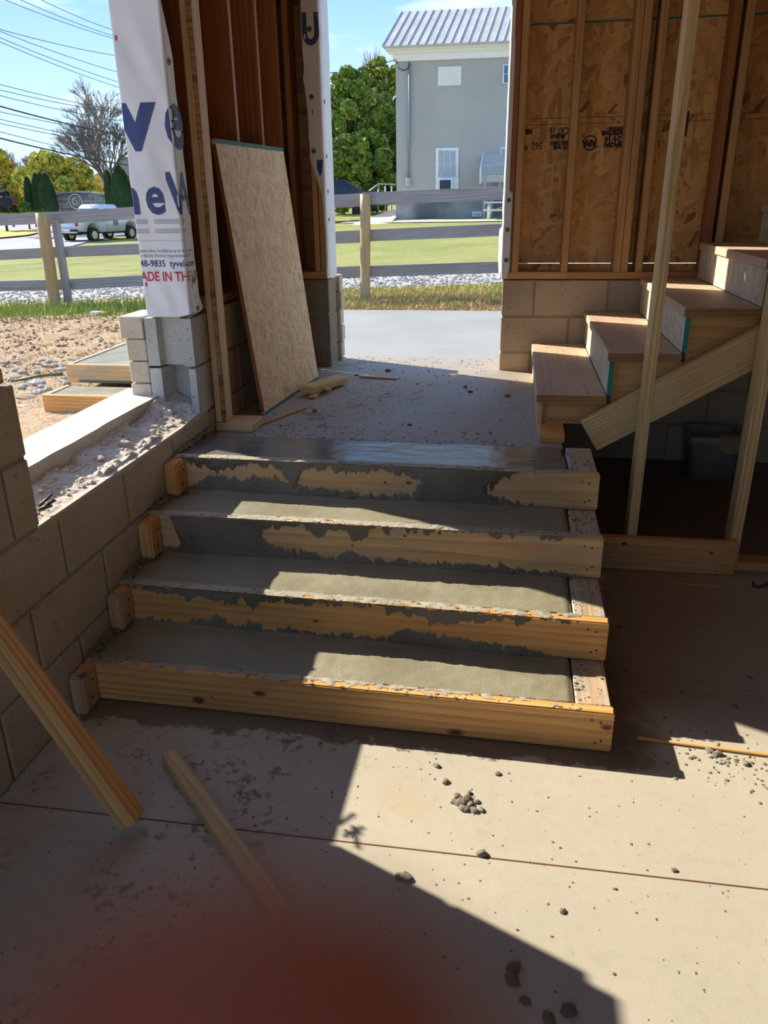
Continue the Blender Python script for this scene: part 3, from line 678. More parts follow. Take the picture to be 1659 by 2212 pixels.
# smear maps: (x in 0..1 along the board) top band depth and bottom band height as fractions of the board face
def lerp_tab(t, tab):
    for (a, b_), (c_, d_) in zip(tab, tab[1:]):
        if a <= t <= c_: return b_+(d_-b_)*(t-a)/(c_-a)
    return tab[-1][1]
SM_T = [
    [(0, 0), (1, 0)],
    [(0, .0), (.06, .05), (.12, .2), (.2, .22), (.3, .3), (.38, .12), (.5, .04), (.57, .03), (.60, .2), (.68, .35), (.78, .25), (.86, .05), (1, 0)],
    [(0, .0), (.055, .0), (.06, .35), (.085, 1), (.25, 1), (.27, .25), (.36, .12), (.4, .40), (.42, .14), (.46, .18), (.475, .5), (.50, .18), (.55, .1), (.6, .05), (1, 0)],
    [(0, .1), (.05, .15), (.1, .30), (.2, .15), (.25, .2), (.30, .75), (.33, .35), (.38, .12), (.43, .25), (.52, .12), (.60, .35), (.62, 1), (.74, 1), (.78, .3), (.81, .05), (.9, 0), (1, 0)]]
SM_B = [
    [(0, 0), (1, 0)],
    [(0, .0), (.1, .02), (.2, .22), (.3, .15), (.4, .08), (.5, .08), (.58, .20), (.62, .36), (.72, .30), (.8, .25), (.88, .12), (.93, 0), (1, 0)],
    [(0, .1), (.07, .1), (.09, 1), (.24, 1), (.28, .35), (.35, .25), (.43, .12), (.46, .30), (.5, .15), (.6, .18), (.7, .14), (.8, .2), (.9, .10), (.96, 0), (1, 0)],
    [(0, .12), (.05, .1), (.09, .5), (.16, .42), (.22, .5), (.30, .38), (.36, .22), (.44, .18), (.5, .14), (.58, .18), (.62, 1), (.72, 1), (.76, .4), (.82, .16), (.9, .06), (.95, 0), (1, 0)]]
for k in range(4):
    yr, yl, zb_, zt_ = ST[k]; h = zt_-zb_
    A = Vector((.002, yl+.019, (zb_+zt_)/2)); B = Vector((BX, yr+.019, (zb_+zt_)/2))
    M, L = frame(A, B); bd = obj('form_board', boxmesh(L, .038, h-.001, .004, 2), 'pine' if k in (0, 1) else 'pine_form', form, M)
    # screws at the right end
    for dx, dz in ((-.035, .25), (-.06, .30), (-.045, -.28), (-.03, -.22)):
        bm = bmesh.new(); bmesh.ops.create_cone(bm, cap_ends=True, segments=10, radius1=.0042, radius2=.003, depth=.003)
        me = bpy.data.meshes.new('m'); bm.to_mesh(me); bm.free()
        obj('screw', me, 'nail', bd, M @ Matrix.Translation((L/2+dx, -.0195, dz*h)) @ Matrix.Rotation(math.pi/2, 4, 'X'))
    if k == 0:
        pass
    # smear on the face: real thin mortar, raised a few millimetres
    nx, nz = 520, 44; vs, fs, idx = [], [], {}
    def thick(i, j):
        t = i/nx; v = j/nz; x = t*L
        top = lerp_tab(t, SM_T[k])+.22*noise.noise(Vector((x*22, k*3.1, 1)))+.10*noise.noise(Vector((x*75, k, 4)))
        bot = lerp_tab(t, SM_B[k])+.16*noise.noise(Vector((x*16, k*2.1, 7)))+.08*noise.noise(Vector((x*80, k, 9)))
        if lerp_tab(t, SM_T[k]) < .01: top = -1
        if lerp_tab(t, SM_B[k]) < .01: bot = -1
        w_ = .12*noise.noise(Vector((x*60, v*9, k)))
        dd = max(top-(1-v), bot-v)+w_*.6
        if lerp_tab(t, SM_T[k]) > .9:
            dd -= .0
        dd += .10*noise.noise(Vector((x*38, v*5, k+20)))+.05*noise.noise(Vector((x*110, v*14, k+30)))
        if k == 3 and .62 < t < .76: dd += .5*noise.noise(Vector((x*20, v*2.5, 6)))-.05
        return dd
    for i in range(nx+1):
        for j in range(nz+1):
            dd = thick(i, j); n1_ = noise.noise(Vector((i/nx*L*45, j/nz*6, k)))
            n2_ = noise.noise(Vector((i/nx*L*130, j/nz*14, k+9)))
            th = .0006+min(.006, max(0, dd)*.03)+(max(0, n1_)*.004+abs(n2_)*.0022)*min(1, max(0, dd)*8)
            vs.append(M @ Vector((-L/2+L*i/nx, -.019-th, -h/2+h*j/nz))); idx[(i, j)] = (len(vs)-1, dd)
    for i in range(nx):
        for j in range(nz):
            q = [idx[(i, j)], idx[(i+1, j)], idx[(i+1, j+1)], idx[(i, j+1)]]
            if sum(a[1] for a in q) > 0: fs.append(tuple(a[0] for a in q))
    if fs: 
        me = pymesh(vs, fs); bm = bmesh.new(); bm.from_mesh(me); bmesh.ops.delete(bm, geom=[v for v in bm.verts if not v.link_faces], context='VERTS'); bm.to_mesh(me); bm.free()
        o = obj('mortar_smear', me, 'mortar_smear', bd, None, True); o['label'] = 'dark wet mortar smeared over the board face'; o['kind'] = 'stuff'
    # thin mortar skin dried over the top edge of the board
    vs, fs = [], []; nx2, ny2 = 260, 8; keep = {}
    for i in range(nx2+1):
        for j in range(ny2+1):
            x = i/nx2*1.52; v = j/ny2; y = fy(k, x)+.0005+v*.0375
            nn_ = noise.noise(Vector((x*26, v*1.6, k+2)))+.5*noise.noise(Vector((x*90, v*4, k+5)))
            keep[(i, j)] = nn_+(-.02 if k == 0 else .34)+(v-.5)*.5-(max(0, (x-1.1)/.42)*.35)
            vs.append(Vector((x, y, zt_+.0003+max(0, keep[(i, j)])*.003+abs(nn_)*.001)))
    for i in range(nx2):
        for j in range(ny2):
            q = [(i, j), (i+1, j), (i+1, j+1), (i, j+1)]
            if sum(keep[a] for a in q) > 0: fs.append(tuple(a[0]*(ny2+1)+a[1] for a in q))
    me = pymesh(vs, fs); bm = bmesh.new(); bm.from_mesh(me); bmesh.ops.delete(bm, geom=[v for v in bm.verts if not v.link_faces], context='VERTS'); bm.to_mesh(me); bm.free()
    o = obj('mortar_skin', me, 'mortar_film', bd, None, True); o['label'] = 'pale dried mortar skin on the top edge'; o['kind'] = 'stuff'
    # mortar left along the top edge of the board
    bm = bmesh.new()
    for q in range(150 if k else 70):
        t = random.random(); x = t*XS; p = Vector((x, fy(k, x)+random.uniform(.004, .042), zt_)); s = random.uniform(.0015, .005)
        r = bmesh.ops.create_icosphere(bm, subdivisions=1, radius=s)
        for v in r['verts']: v.co = Vector((v.co.x*random.uniform(.8, 2.5), v.co.y, v.co.z*.6))+p
    me = bpy.data.meshes.new('m'); bm.to_mesh(me); bm.free(); o = obj('mortar_crumbs', me, 'mortar_smear', bd); o['kind'] = 'stuff'
    # side planks on the right
    y0 = yr+.039; y1 = (ST[k+1][0]-.001 if k < 3 else 2.99)
    wb('side_plank', 'dirty_wood' if k else 'pine_top', form, 1.502, 1.598, y0, y1 + (.036 if k < 3 else 0), zt_-.04, zt_-.002, 'y', .003)
    wb('side_plank', 'pine', form, 1.560, 1.598, y0, y1 + (.036 if k < 3 else 0), 0.0 if k == 0 else ST[k][2]-.03, zt_-.041, 'y', .003)
    bm = bmesh.new()
    for q in range(70):
        p = Vector((random.choice((random.uniform(1.5, 1.53), random.uniform(1.5, 1.597))), random.uniform(y0, y1), zt_-.001)); s = random.uniform(.0006, .0028)*(2 if random.random() < .08 else 1)
        r = bmesh.ops.create_icosphere(bm, subdivisions=1, radius=s)
        for v in r['verts']: v.co = Vector((v.co.x*random.uniform(.8, 2.), v.co.y*random.uniform(.8, 1.6), v.co.z*.6))+p
    me = bpy.data.meshes.new('m'); bm.to_mesh(me); bm.free(); tag(obj('mortar_crumbs', me, 'mortar_smear', form), kind='stuff')
    # cleat on the wall
    cx = (.046, .048, .05, .055)[k]; yc = fy(k, .02)
    cz0, cz1 = (.0, .132) if k == 0 else (zb_+.004, zt_-.004)
    cl = wb('cleat', 'cleat_wood' if k in (0, 1) else 'pine', form, .0015, cx, yc-.086, yc-.001, cz0, cz1, 'z', .006, 2)
    for dz, dy in ((.7, -.03), (.3, -.045)):
        bm = bmesh.new(); bmesh.ops.create_cone(bm, cap_ends=True, segments=12, radius1=.005, radius2=.004, depth=.004)
        me = bpy.data.meshes.new('m'); bm.to_mesh(me); bm.free()
        obj('screw', me, 'nail', cl, Matrix.Translation((cx+.0005, yc+dy, cz0+(cz1-cz0)*dz)) @ Matrix.Rotation(math.pi/2, 4, 'Y'))
def knot(k, px, py, w_, h_):
    bds = [c_ for c_ in form.children if c_.name.startswith('form_board')]; bd = bds[k]
    p = on(px, py, 1, (ST[k][0]+ST[k][1])/2); p.y = fy(k, p.x)
    for q, (sc2, mt2) in enumerate(((1.0, 'knot_ring'), (.62, 'knot_dark'))):
        vs = [Vector((p.x+w_*sc2*math.cos(a*.3927)*(1+.1*math.sin(a*2.3)), p.y-.0007-.0003*q-.0012, p.z+h_*sc2*math.sin(a*.3927))) for a in range(16)]
        obj('knot', pymesh(vs, [tuple(range(16))]), mt2, bd)
for a in ((0, 560, 1500, .022, .009), (0, 985, 1577, .026, .012), (0, 1309, 1562, .018, .009), (0, 455, 1508, .005, .004), (1, 682, 1342, .010, .005), (2, 762, 1178, .006, .004), (3, 832, 1042, .006, .005), (3, 883, 1042, .013, .006), (2, 875, 1157, .007, .004)): knot(*a)
# crumbs along the wall edge of the treads
bm = bmesh.new()
for q in range(420):
    k = random.randrange(4); y0 = fy(k, 0)+.03; y1 = fy(k+1, 0) if k < 3 else 3.08
    p = Vector((abs(random.gauss(0, .014))+.003, random.uniform(y0, y1), ST[k][3]+.008)); s = random.uniform(.003, .009)
    r = bmesh.ops.create_icosphere(bm, subdivisions=1, radius=s)
    for v in r['verts']: v.co = Vector((v.co.x*random.uniform(.8, 1.6), v.co.y*random.uniform(.8, 1.6), v.co.z))+p
me = bpy.data.meshes.new('m'); bm.to_mesh(me); bm.free(); tag(obj('mortar_crumbs', me, 'mortar_smear', steps), kind='stuff')
def crumb(px, py, z, r, seed, label, mat='mud', cat='mortar lump', group=None, name='mortar_lump'):
    p = on(px, py, 2, z); o = obj(name, lump_mesh(seed), mat, None, Matrix.Translation((p.x, p.y, z+r*.2)) @ Matrix.Rotation(seed*1.3, 4, 'Z') @ Matrix.Diagonal((r*1.15, r*.9, r, 1)))
    return tag(o, label, cat, group)
crumb(178, 1461, .132, .011, 3, 'small grey mortar lump sitting on top of the lowest cleat by the wall')

# ================================================================== WOODEN STAIR
YF, YB = 3.289, 4.50
X0, RUN, Z0, RIS = 1.386, .2775, .682, .1805
stair = empty('wooden_stair', (X0, 3.9, LZ), 'unfinished wooden stair rising to the right along the front wall', 'stairs')
NT = 6
for k in range(NT):
    x0, z = X0+RUN*k, Z0+RIS*k; yb = YB if z > 1.0 else 4.555
    wb('tread', 'tread_wood', stair, x0, x0+.290, YF, yb, z-.037, z, 'y', .004)
    wb('tread_edge', 'tread_edge', stair, x0+.003, x0+.286, YF-.0012, YF+.001, z-.034, z-.003, 'x', 0)['label'] = 'darker end grain of the tread'
    rz0 = (LZ+.001) if k == 0 else z-RIS+.001
    rr = wb('riser', 'osb_riser' if k else 'pine_pale', stair, x0+.012, x0+.030, YF+.008, yb, rz0, z-.038, 'y', .001)
    if k: wb('riser_edge', 'green_paint', stair, x0+.0115, x0+.0305, YF+.006, YF+.0082, rz0, z-.038, 'z', 0)['label'] = 'green painted panel edge'
    for q in range(4):
        px_ = random.uniform(x0+.03, x0+.26); bm = bmesh.new(); bmesh.ops.create_cone(bm, cap_ends=True, segments=8, radius1=.0035, radius2=.003, depth=.001)
        me = bpy.data.meshes.new('m'); bm.to_mesh(me); bm.free(); obj('nail_head', me, 'nail', stair, Matrix.Translation((px_, YF+random.choice((.03, .04, .5, .9)), z+.0004)))
# saw-tooth stringers
def stringer(y0, mat):
    top = []; 
    for k in range(NT):
        x0, z = X0+RUN*k, Z0+RIS*k-.038
        top += [(x0+.031, z), (x0+.031+RUN, z)]
    s = RIS/RUN; bx = X0+.031; poly = [(bx, .553)]+top+[(bx+RUN*NT, .553+.0+s*(RUN*NT)-.16), (bx+.20, .553)]
    M = Matrix(((1, 0, 0, 0), (0, 0, -1, y0+.038), (0, 1, 0, 0), (0, 0, 0, 1)))
    return prism('stringer', mat, stair, poly, .038, M)
stringer(YF+.02, 'plate_wood'); stringer(YB-.06, 'plate_wood'); 
wb('support_block', 'pine', stair, 1.402, 1.508, 3.145, 3.40, LZ+.001, .5525, 'x', .003)
# scribbled pencil line on the lowest stringer
pts = []
for i in range(9): pts.append((1.425+(.014 if i % 2 else 0), YF+.0185, .575+i*.0085))
tube('pencil_mark', 'ink', stair, pts, .0007, 4)
pts = [(1.44+i*.014, YF+.0185, .562+(.016 if i % 2 else 0)) for i in range(10)]
tube('pencil_mark', 'ink', stair, pts, .0007, 4)
br = lumber('brace', 'pine_stripe', stair, (1.6128, YF-.022, .515), (3.0, YF-.022, .515+.62*(3.0-1.6128)), .038, .145, (0, -0.0, 1)); br['label'] = 'diagonal board nailed along the front of the stair'
o = wb('knot', 'nail', br, 1.84, 1.852, YF-.0415, YF-.041, .735, .741, bev=0)
# props
p1 = lumber('prop', 'pine_stripe', None, (1.806, 3.135, .005), (1.812, 3.135, 2.55), .09, .038, (-1, 0, 0)); tag(p1, 'upright pine two by four prop nearest the steps, in front of the stair', 'post', kind=None)
p2 = lumber('prop', 'pine_stripe', None, (2.217, 3.140, .005), (2.232, 3.142, 2.55), .09, .042, (-1, 0, 0)); tag(p2, 'upright pine prop at the right edge of the view, right of the other one', 'post')
kb = wb('kick_board', 'plate_wood', None, 1.612, 2.219, 3.048, 3.086, .001, .146, 'x', .004); tag(kb, 'wide pine board on edge on the floor at the foot of the two props', 'board')
for (px, py, r) in ((1349, 1175, .012), (1357, 1193, .004), (1537, 1195, .009), (1582, 1192, .004), (1546, 1234, .004), (1592, 1186, .003)):
    p = on(px, py, 1, 3.047); bm = bmesh.new(); bmesh.ops.create_cone(bm, cap_ends=True, segments=12, radius1=r, radius2=r, depth=.001); bmesh.ops.scale(bm, vec=(1, .6, 1), verts=bm.verts)
    me = bpy.data.meshes.new('m'); bm.to_mesh(me); bm.free(); obj('knot', me, 'stud_red', kb, Matrix.Translation((min(p.x, 2.21), 3.0478, p.z)) @ Matrix.Rotation(math.pi/2, 4, 'X'))
fp = wb('floor_plate', 'stud', None, 2.225, 3.6, 3.10, 3.19, .001, .039, 'x'); tag(fp, 'flat board on the dark floor right of the props, leading out of view', 'board')
sc_ = lumber('scrap_board', 'stud_brown', None, (2.55, 3.62, .02), (2.95, 3.50, .02), .09, .038); tag(sc_, 'short scrap board on the dark floor behind the right prop', 'board')

# square pail with a rag
pb = Vector((2.39, 4.36, 0)); pail = empty('square_pail', pb, 'dusty square plastic pail with a rag in the dark under the stair', 'bucket')
def pailmesh(r0, r1, h, t):
    bm = bmesh.new(); rings = []
    for (r, z) in ((r0, 0), (r0+(r1-r0)*.8, h*.8), (r1+.004, h*.82), (r1+.006, h*.98), (r1+.002, h), (r1-t, h), (r1-t-.004, h*.8), (r0-t, .008)):
        ring = []
        for a in range(32):
            th = 2*math.pi*a/32; c_, s_ = math.cos(th), math.sin(th); e_ = .28
            ring.append(bm.verts.new((r*math.copysign(abs(c_)**e_, c_), r*math.copysign(abs(s_)**e_, s_), z)))
        rings.append(ring)
    for A, B in zip(rings, rings[1:]):
        for i in range(32): bm.faces.new((A[i], A[(i+1) % 32], B[(i+1) % 32], B[i]))
    bm.faces.new(rings[0][::-1]); bm.faces.new(rings[-1])
    me = bpy.data.meshes.new('m'); bm.to_mesh(me); bm.free(); return me
obj('pail_body', pailmesh(.115, .138, .25, .006), 'pail', pail, Matrix.Translation(pb) @ Matrix.Rotation(-.05, 4, 'Z'), True)
vs = []
for j in range(9):
    for i in range(7):
        u, v = i/6, j/8; y = -.142-.012*abs(math.sin(u*5))*(v) if v > .3 else -.142+(.3-v)*.2
        z = .258-(max(0, v-.3))*.14*(1-.4*abs(u-.55)); vs.append(pb+Vector((.0+u*.1+v*.01, y, z)))
obj('rag', pymesh(vs, [(j*7+i, j*7+i+1, (j+1)*7+i+1, (j+1)*7+i) for j in range(8) for i in range(6)]), 'rag', pail, None, True)

# ================================================================== LOOSE TIMBER
# bark-edged upright by the wall end
pp = empty('bark_edged_post', (.03, 3.2, .552), 'rough pine upright with a bark edge standing beside the wrapped wall end', 'post')
lumber('post_body', 'pine_pale', pp, (.026, 3.212, .5525), (.030, 3.235, 2.79), .045, .09, (0, -1, 0))
vs, fs = [], []; n = 60
for j in range(n+1):
    z = .555+(2.78-.555)*j/n; w0 = .012*(.75+.5*nf(z, 2, 6)); w1 = .008*(1+nf(z, 7, 8)); yq = 3.1665+(3.1895-3.1665)*(z-.55)/2.24
    xm = .0485+.004*(z-.55)/2.24
    vs += [(xm-w0-.008, yq-.0012, z), (xm-w0*.3, yq-.0025+.001*nf(z, 1, 40), z), (xm+.0012, yq+.002, z), (xm+.001, yq+w1, z)]
for j in range(n):
    for i in range(3): fs.append((j*4+i, j*4+i+1, (j+1)*4+i+1, (j+1)*4+i))
obj('bark_strip', pymesh(vs, fs), 'bark_edge', pp, None, True)['label'] = 'brown bark edge down the corner'
blk = wb('cut_block', 'pine_pale', None, .002, .175, 3.155, 3.30, LZ+.001, LZ+.039, 'x', .003); tag(blk, 'short flat pine offcut on the landing under the bark edged post', 'offcut')
# leaning sheet
BL = Vector((.125, 3.458, LZ+.002)); BR = Vector((.19, 4.27, LZ+.006)); TL = Vector((-.012, 3.44, 1.700))
eX = (BR-BL).normalized(); eZ = (TL-BL); eZ -= eX*(eZ @ eX if hasattr(eZ, '__matmul__') else eZ.dot(eX)); H = eZ.length; eZ.normalize(); eY = eZ.cross(eX)
Wd = (BR-BL).length; M = Matrix.Identity(4); mid = BL+eX*Wd/2+eZ*H/2-eY*(-.009)*0
for i in range(3): M[i][0], M[i][1], M[i][2], M[i][3] = eX[i], eZ[i], -eY[i] if False else eX.cross(eZ)[i], mid[i]
sh = empty('leaning_sheet', BL, 'tall strand board sheet leaning against the studs on the landing', 'board')
obj('panel_face', boxmesh(Wd, H, .018, .001), 'osb_sheet', sh, M)
for s_, hh in ((1, .018), (-1, .010)):
    obj('painted_edge', boxmesh(Wd-.002, hh, .0195, 0), 'green_edge', sh, M @ Matrix.Translation((0, s_*(H/2-hh/2+.0006), 0)))['label'] = 'green painted edge'
wd_ = lumber('sheet_edge', 'stud_brown', sh, M @ Vector((-Wd/2-.0008, -H/2+.01, 0)), M @ Vector((-Wd/2-.0008, H/2-.02, 0)), .0012, .0175, M.to_3x3() @ Vector((0, 0, 1))); wd_['label'] = 'raw brown side edge'
def onl(px, py, dz=0.0): return on(px, py, 2, LZ+dz)
A = onl(662, 845, .03); B = onl(738, 818, .03); A.z = LZ+.036; B.z = LZ+.030
o = lumber('wood_offcut', 'pine_pale', None, A, B, .085, .036); tag(o, 'thick pine offcut lying on the landing at the foot of the leaning sheet', 'offcut')
A = onl(674, 858, .01); B = onl(690, 842, .01); tag(lumber('wood_chip', 'pine_pale', None, A, B, .035, .012), 'small pale wedge of wood in front of the thick offcut', 'wood scrap')
A = onl(690, 840, .012); B = onl(712, 848, .012); A.z = B.z = LZ+.026
cc = lumber('wood_chip', 'pine', None, A, B, .03, .012); tag(cc, 'small green ended wood scrap beside the pale wedge', 'wood scrap')
A = onl(556, 919, .005); B = onl(664, 879, .005); A.z = B.z = LZ+.006; tag(lumber('wood_sliver', 'pine', None, A, B, .014, .009), 'long thin stick on the landing in front of the leaning sheet', 'stick')
A = onl(777, 813, .005); B = onl(858, 818, .005); A.z = B.z = LZ+.006; tag(lumber('wood_sliver', 'pine_pale', None, A, B, .03, .008), 'thin flat strip of wood near the doorway threshold', 'stick')
# prop leaning at the lower left and the stick on the floor
A = Vector((.405, 1.372, .035)); d_ = on(0, 1385, 0, -.0)
d_ = at(-70, 1282, 1.86)
ax_ = (d_-A).normalized(); cv = (CAM-A).normalized(); cv = (cv-ax_*cv.dot(ax_)).normalized(); sv_ = ax_.cross(cv)
A = A-ax_*.0; o = lumber('leaning_stud', 'pine', None, A, d_, .060, .045, cv*.62+sv_*.78); tag(o, 'yellow pine two by four leaning in from the left, its foot on the floor', 'board')
A = on(365, 1634, 2, .02); B = A+Vector((.42, -.42, 0))*1.1; A.z = B.z = .0205
o = lumber('floor_stick', 'pine_pale', None, A, B, .042, .038); tag(o, 'short pale wood strip lying on the floor below the lowest step', 'board')
A = on(1377, 1594, 2, .004); B = on(1700, 1636, 2, .004); tag(lumber('wood_sliver', 'pine', None, A, B, .012, .007), 'long thin splinter of wood on the sunny floor right of the steps', 'stick')
A = on(1445, 1256, 2, .004); B = on(1564, 1269, 2, .004); tag(lumber('wood_sliver', 'shingle', None, A, B, .018, .006), 'tapered wooden shim on the shaded floor before the kick board', 'stick')
pts = [on(x, y, 2, .008) for x, y in ((1626, 1257), (1627, 1265), (1640, 1267), (1654, 1264), (1656, 1259))]
tag(tube('plastic_clip', 'blue_plastic', None, pts, .005), 'small dark blue plastic clip on the floor at the right edge', 'clip')

# ================================================================== CRUMBS AND MUD
LUMPS = [(988, 1722, .012), (996, 1735, .015), (1008, 1726, .013), (1001, 1748, .012), (1016, 1740, .010), (1024, 1752, .010), (1030, 1733, .008), (1040, 1750, .008), (980, 1733, .009), (1013, 1714, .008)]
for i, (x, y, r) in enumerate(LUMPS):
    crumb(x, y, 0, r, 50+i, ['upper left lump of the mortar pile on the sunlit floor', 'largest lump, at the left heart of the mortar pile on the floor', 'central lump of the mortar pile on the sunlit floor', 'lowest lump of the mortar pile, below the large one', 'lump right of the centre of the mortar pile on the floor', 'lower right lump trailing from the mortar pile on the floor', 'small upper right lump of the mortar pile on the floor', 'small rightmost lump of the mortar pile on the floor', 'small leftmost lump of the mortar pile on the floor', 'small topmost lump of the mortar pile on the floor'][i], 'pebble', group='mortar pile on the sunlit floor')
one = [((1040, 1845), .013, 'mortar lump sitting on the thin red floor line in the sun'), ((862, 1894), .010, 'left of two dark lumps just inside the shadow edge on the floor'), ((876, 1896), .014, 'right and larger of two dark lumps just inside the shadow edge'),
       ((1108, 2093), .015, 'dark mud lump on the shaded floor, upper of the pair near the bottom'), ((1106, 2118), .015, 'dark mud lump on the shaded floor, lower of the pair near the bottom'), ((1228, 2186), .015, 'dark lump at the very bottom of the view in the shade, right one'), ((1185, 2203), .014, 'dark lump at the very bottom of the view in the shade, left one'),
       ((1135, 2163), .010, 'small dark lump between the floor pair and the bottom edge'), ((962, 1690), .010, 'mortar lump above the pile on the sunlit floor'), ((943, 1655), .009, 'mortar crumb near the bottom step in the sunlight, left'), ((1075, 1672), .008, 'mortar crumb near the bottom step in the sunlight, right'),
       ((1533, 1622), .012, 'pale grey pebble beside the long splinter, left one'), ((1550, 1630), .012, 'pale grey pebble beside the long splinter, middle one'), ((1610, 1650), .010, 'pale grey pebble beside the long splinter, right one'), ((1455, 1880), .007, 'lone crumb in the sun on the right floor'), ((1216, 1970), .007, 'lone crumb in the sun just beyond the shadow edge')]
for i, ((x, y), r, lb) in enumerate(one): crumb(x, y, 0, r, 80+i, lb, 'pebble' if y < 1900 else 'mud')
land = [((838, 803), .020, 'flat mud clod on the landing close to the doorway'), ((770, 812), .012, 'small mud clod left of the flat strip near the doorway'), ((1005, 838), .013, 'mud clod on the right part of the landing'), ((1015, 848), .014, 'mud smear clod below the right clod on the landing'), ((1095, 857), .017, 'crumbled brown clod on the landing beside the wooden stair'), ((680, 890), .013, 'brown mud clod in front of the thin stick on the landing'), ((885, 920), .012, 'mud clod in the middle of the landing near the wet step'), ((820, 866), .009, 'orange brown clod in the middle of the landing')]
for i, ((x, y), r, lb) in enumerate(land): crumb(x, y, LZ-.002, r, 120+i, lb, 'clod' if i in (4, 7) else 'mud', cat='mud clod', name='mud_clod')
def scatter(name, mat, n, fn, smin, smax, parent, flat=.6):
    bm = bmesh.new()
    for q in range(n):
        p = fn(); 
        if p is None: continue
        s = random.uniform(smin, smax)*(1.7 if random.random() < .05 else 1); r = bmesh.ops.create_icosphere(bm, subdivisions=1, radius=s)
        a, b_ = random.uniform(.7, 1.5), random.uniform(.7, 1.4)
        for v in r['verts']: v.co = Vector((v.co.x*a, v.co.y*b_, v.co.z*flat))*(1+.2*noise.noise(v.co*200+Vector((q, 0, 0))))+p
    me = bpy.data.meshes.new('m'); bm.to_mesh(me); bm.free(); o = obj(name, me, mat, parent); o['kind'] = 'stuff'; return o
scatter('floor_grit', 'mud', 520, lambda: Vector((random.uniform(.15, 2.3), random.uniform(.8, 1.85), 0)), .0008, .0034, fl)
scatter('floor_grit', 'pebble', 110, lambda: Vector((random.gauss(1.93, .09), random.gauss(1.86, .05), 0)), .002, .007, fl)
scatter('floor_grit', 'mud', 160, lambda: Vector((random.uniform(1.65, 2.4), random.uniform(1.9, 2.9), 0)), .0015, .005, fl)
scatter('landing_grit', 'mud', 210, lambda: Vector((random.uniform(.05, 1.38), random.uniform(3.09, 4.5)**1.0, LZ)), .0015, .006, ld)
scatter('landing_grit', 'mud', 200, lambda: Vector((random.uniform(.1, 1.38), 3.09+abs(random.gauss(0, .07)), LZ)), .0015, .006, ld, .35)
scatter('landing_grit', 'clod', 140, lambda: Vector((random.uniform(.3, 1.2), random.uniform(4.4, 4.95), LZ)), .002, .007, ld)

# ================================================================== OUTSIDE
def sm(a, b_, t): t = min(1, max(0, (t-a)/(b_-a))); return t*t*(3-2*t)
def tz(x, y):
    z = .31+.033*max(-7, min(3.0, x+.6))
    if x < -.9 and y < 8.5: z -= .065*(8.5-max(y, -6))*sm(-.9, -1.6, x)
    if x > -1.4 and y < 9.2: z = z*(1-sm(-1.4, -1.0, x)*sm(9.2, 8.5, y))+.24*sm(-1.4, -1.0, x)*sm(9.2, 8.5, y)
    t = max(0, min(1.7, (y-12)/20)); xr = x/max(y, 1)
    side = sm(-.36, -.24, xr) if y > 6 else 0
    z += t*(side*.42-(1-side)*.62)
    return z
def hit(px, py, dz=0.0):
    v = ray(px, py); d = 4.0
    while d < 200:
        P = CAM+v*d
        if P.z < tz(P.x, P.y)+dz: break
        d += .05+d*.002
    return P
def gridterr(xs, ys):
    vs = [(x, y, tz(x, y)+(.018*nf(x, y, 3)+.012*nf(x, y, 11) if x < -.4 and y < 10 else .01*nf(x, y, 2))) for y in ys for x in xs]; n = len(xs); fs = []
    for j in range(len(ys)-1):
        for i in range(n-1):
            xc, yc = (xs[i]+xs[i+1])/2, (ys[j]+ys[j+1])/2
            if xc > -.42 and yc < 4.97 and xc < 6.2 and yc > -3.4: continue
            fs.append((j*n+i, j*n+i+1, (j+1)*n+i+1, (j+1)*n+i))
    return pymesh(vs, fs)
xs = [-160, -100, -60, -45, -35, -28, -22, -18, -15, -12, -10]+[-9+.25*i for i in range(12)]+[-6+.1*i for i in range(55)]+[-.42, -.2, 0, .3, .6, .9, 1.2, 1.6, 2, 3, 4, 6.3, 9, 14, 25, 50, 100]
ys = [-60, -20, -3.4, 0, 1]+[2+.1*i for i in range(29)]+[4.9, 4.985]+[5.1+.1*i for i in range(70)]+[12.2+.4*i for i in range(20)]+[20.5, 22, 24, 26, 28, 30, 32, 35, 38, 42, 47, 53, 60, 75, 100, 150, 260]
g = obj('ground', gridterr(xs, ys), 'ground', None, None, True); tag(g, 'open ground with dirt, dry grass, gravel drive and green lawn', kind='structure')
dr = wb('driveway', 'asphalt', None, -.95, 14, 4.985, 8.55, .0, .335, bev=0); tag(dr, 'grey paved drive just outside the doorway', kind='structure')
# small kerb of dry earth at the far edge of the paving
def strip(name, mat, near, far, dz, label, th=.02):
    n = 14; vs = []
    def samp(pts, t):
        L = (len(pts)-1)*t; i = min(int(L), len(pts)-2); f = L-i; return (pts[i][0]*(1-f)+pts[i+1][0]*f, pts[i][1]*(1-f)+pts[i+1][1]*f)
    for i in range(n+1):
        a = hit(*samp(near, i/n)); b_ = hit(*samp(far, i/n))
        for k in range(7):
            p = a.lerp(b_, k/6); vs.append((p.x, p.y, tz(p.x, p.y)+dz))
    o = obj(name, pymesh(vs, [(i*7+k, (i+1)*7+k, (i+1)*7+k+1, i*7+k+1) for i in range(n) for k in range(6)]), mat, None)
    return tag(o, label, kind='structure')
strip('road', 'road', [(-120, 560), (0, 548), (155, 533), (230, 515), (320, 500)], [(-120, 480), (0, 482), (320, 478)], .05, 'grey road behind the fence on the left')
strip('verge', 'blade_green', [(-120, 509), (0, 507), (55, 505), (85, 501)], [(-120, 497), (0, 498), (40, 499), (84, 500)], .10, 'grass island in the road')
strip('kerb', 'curb_yellow', [(-120, 520), (0, 518), (60, 512), (90, 505)], [(-120, 508), (0, 508), (60, 504), (90, 501)], .16, 'yellow painted kerb of the grass island')
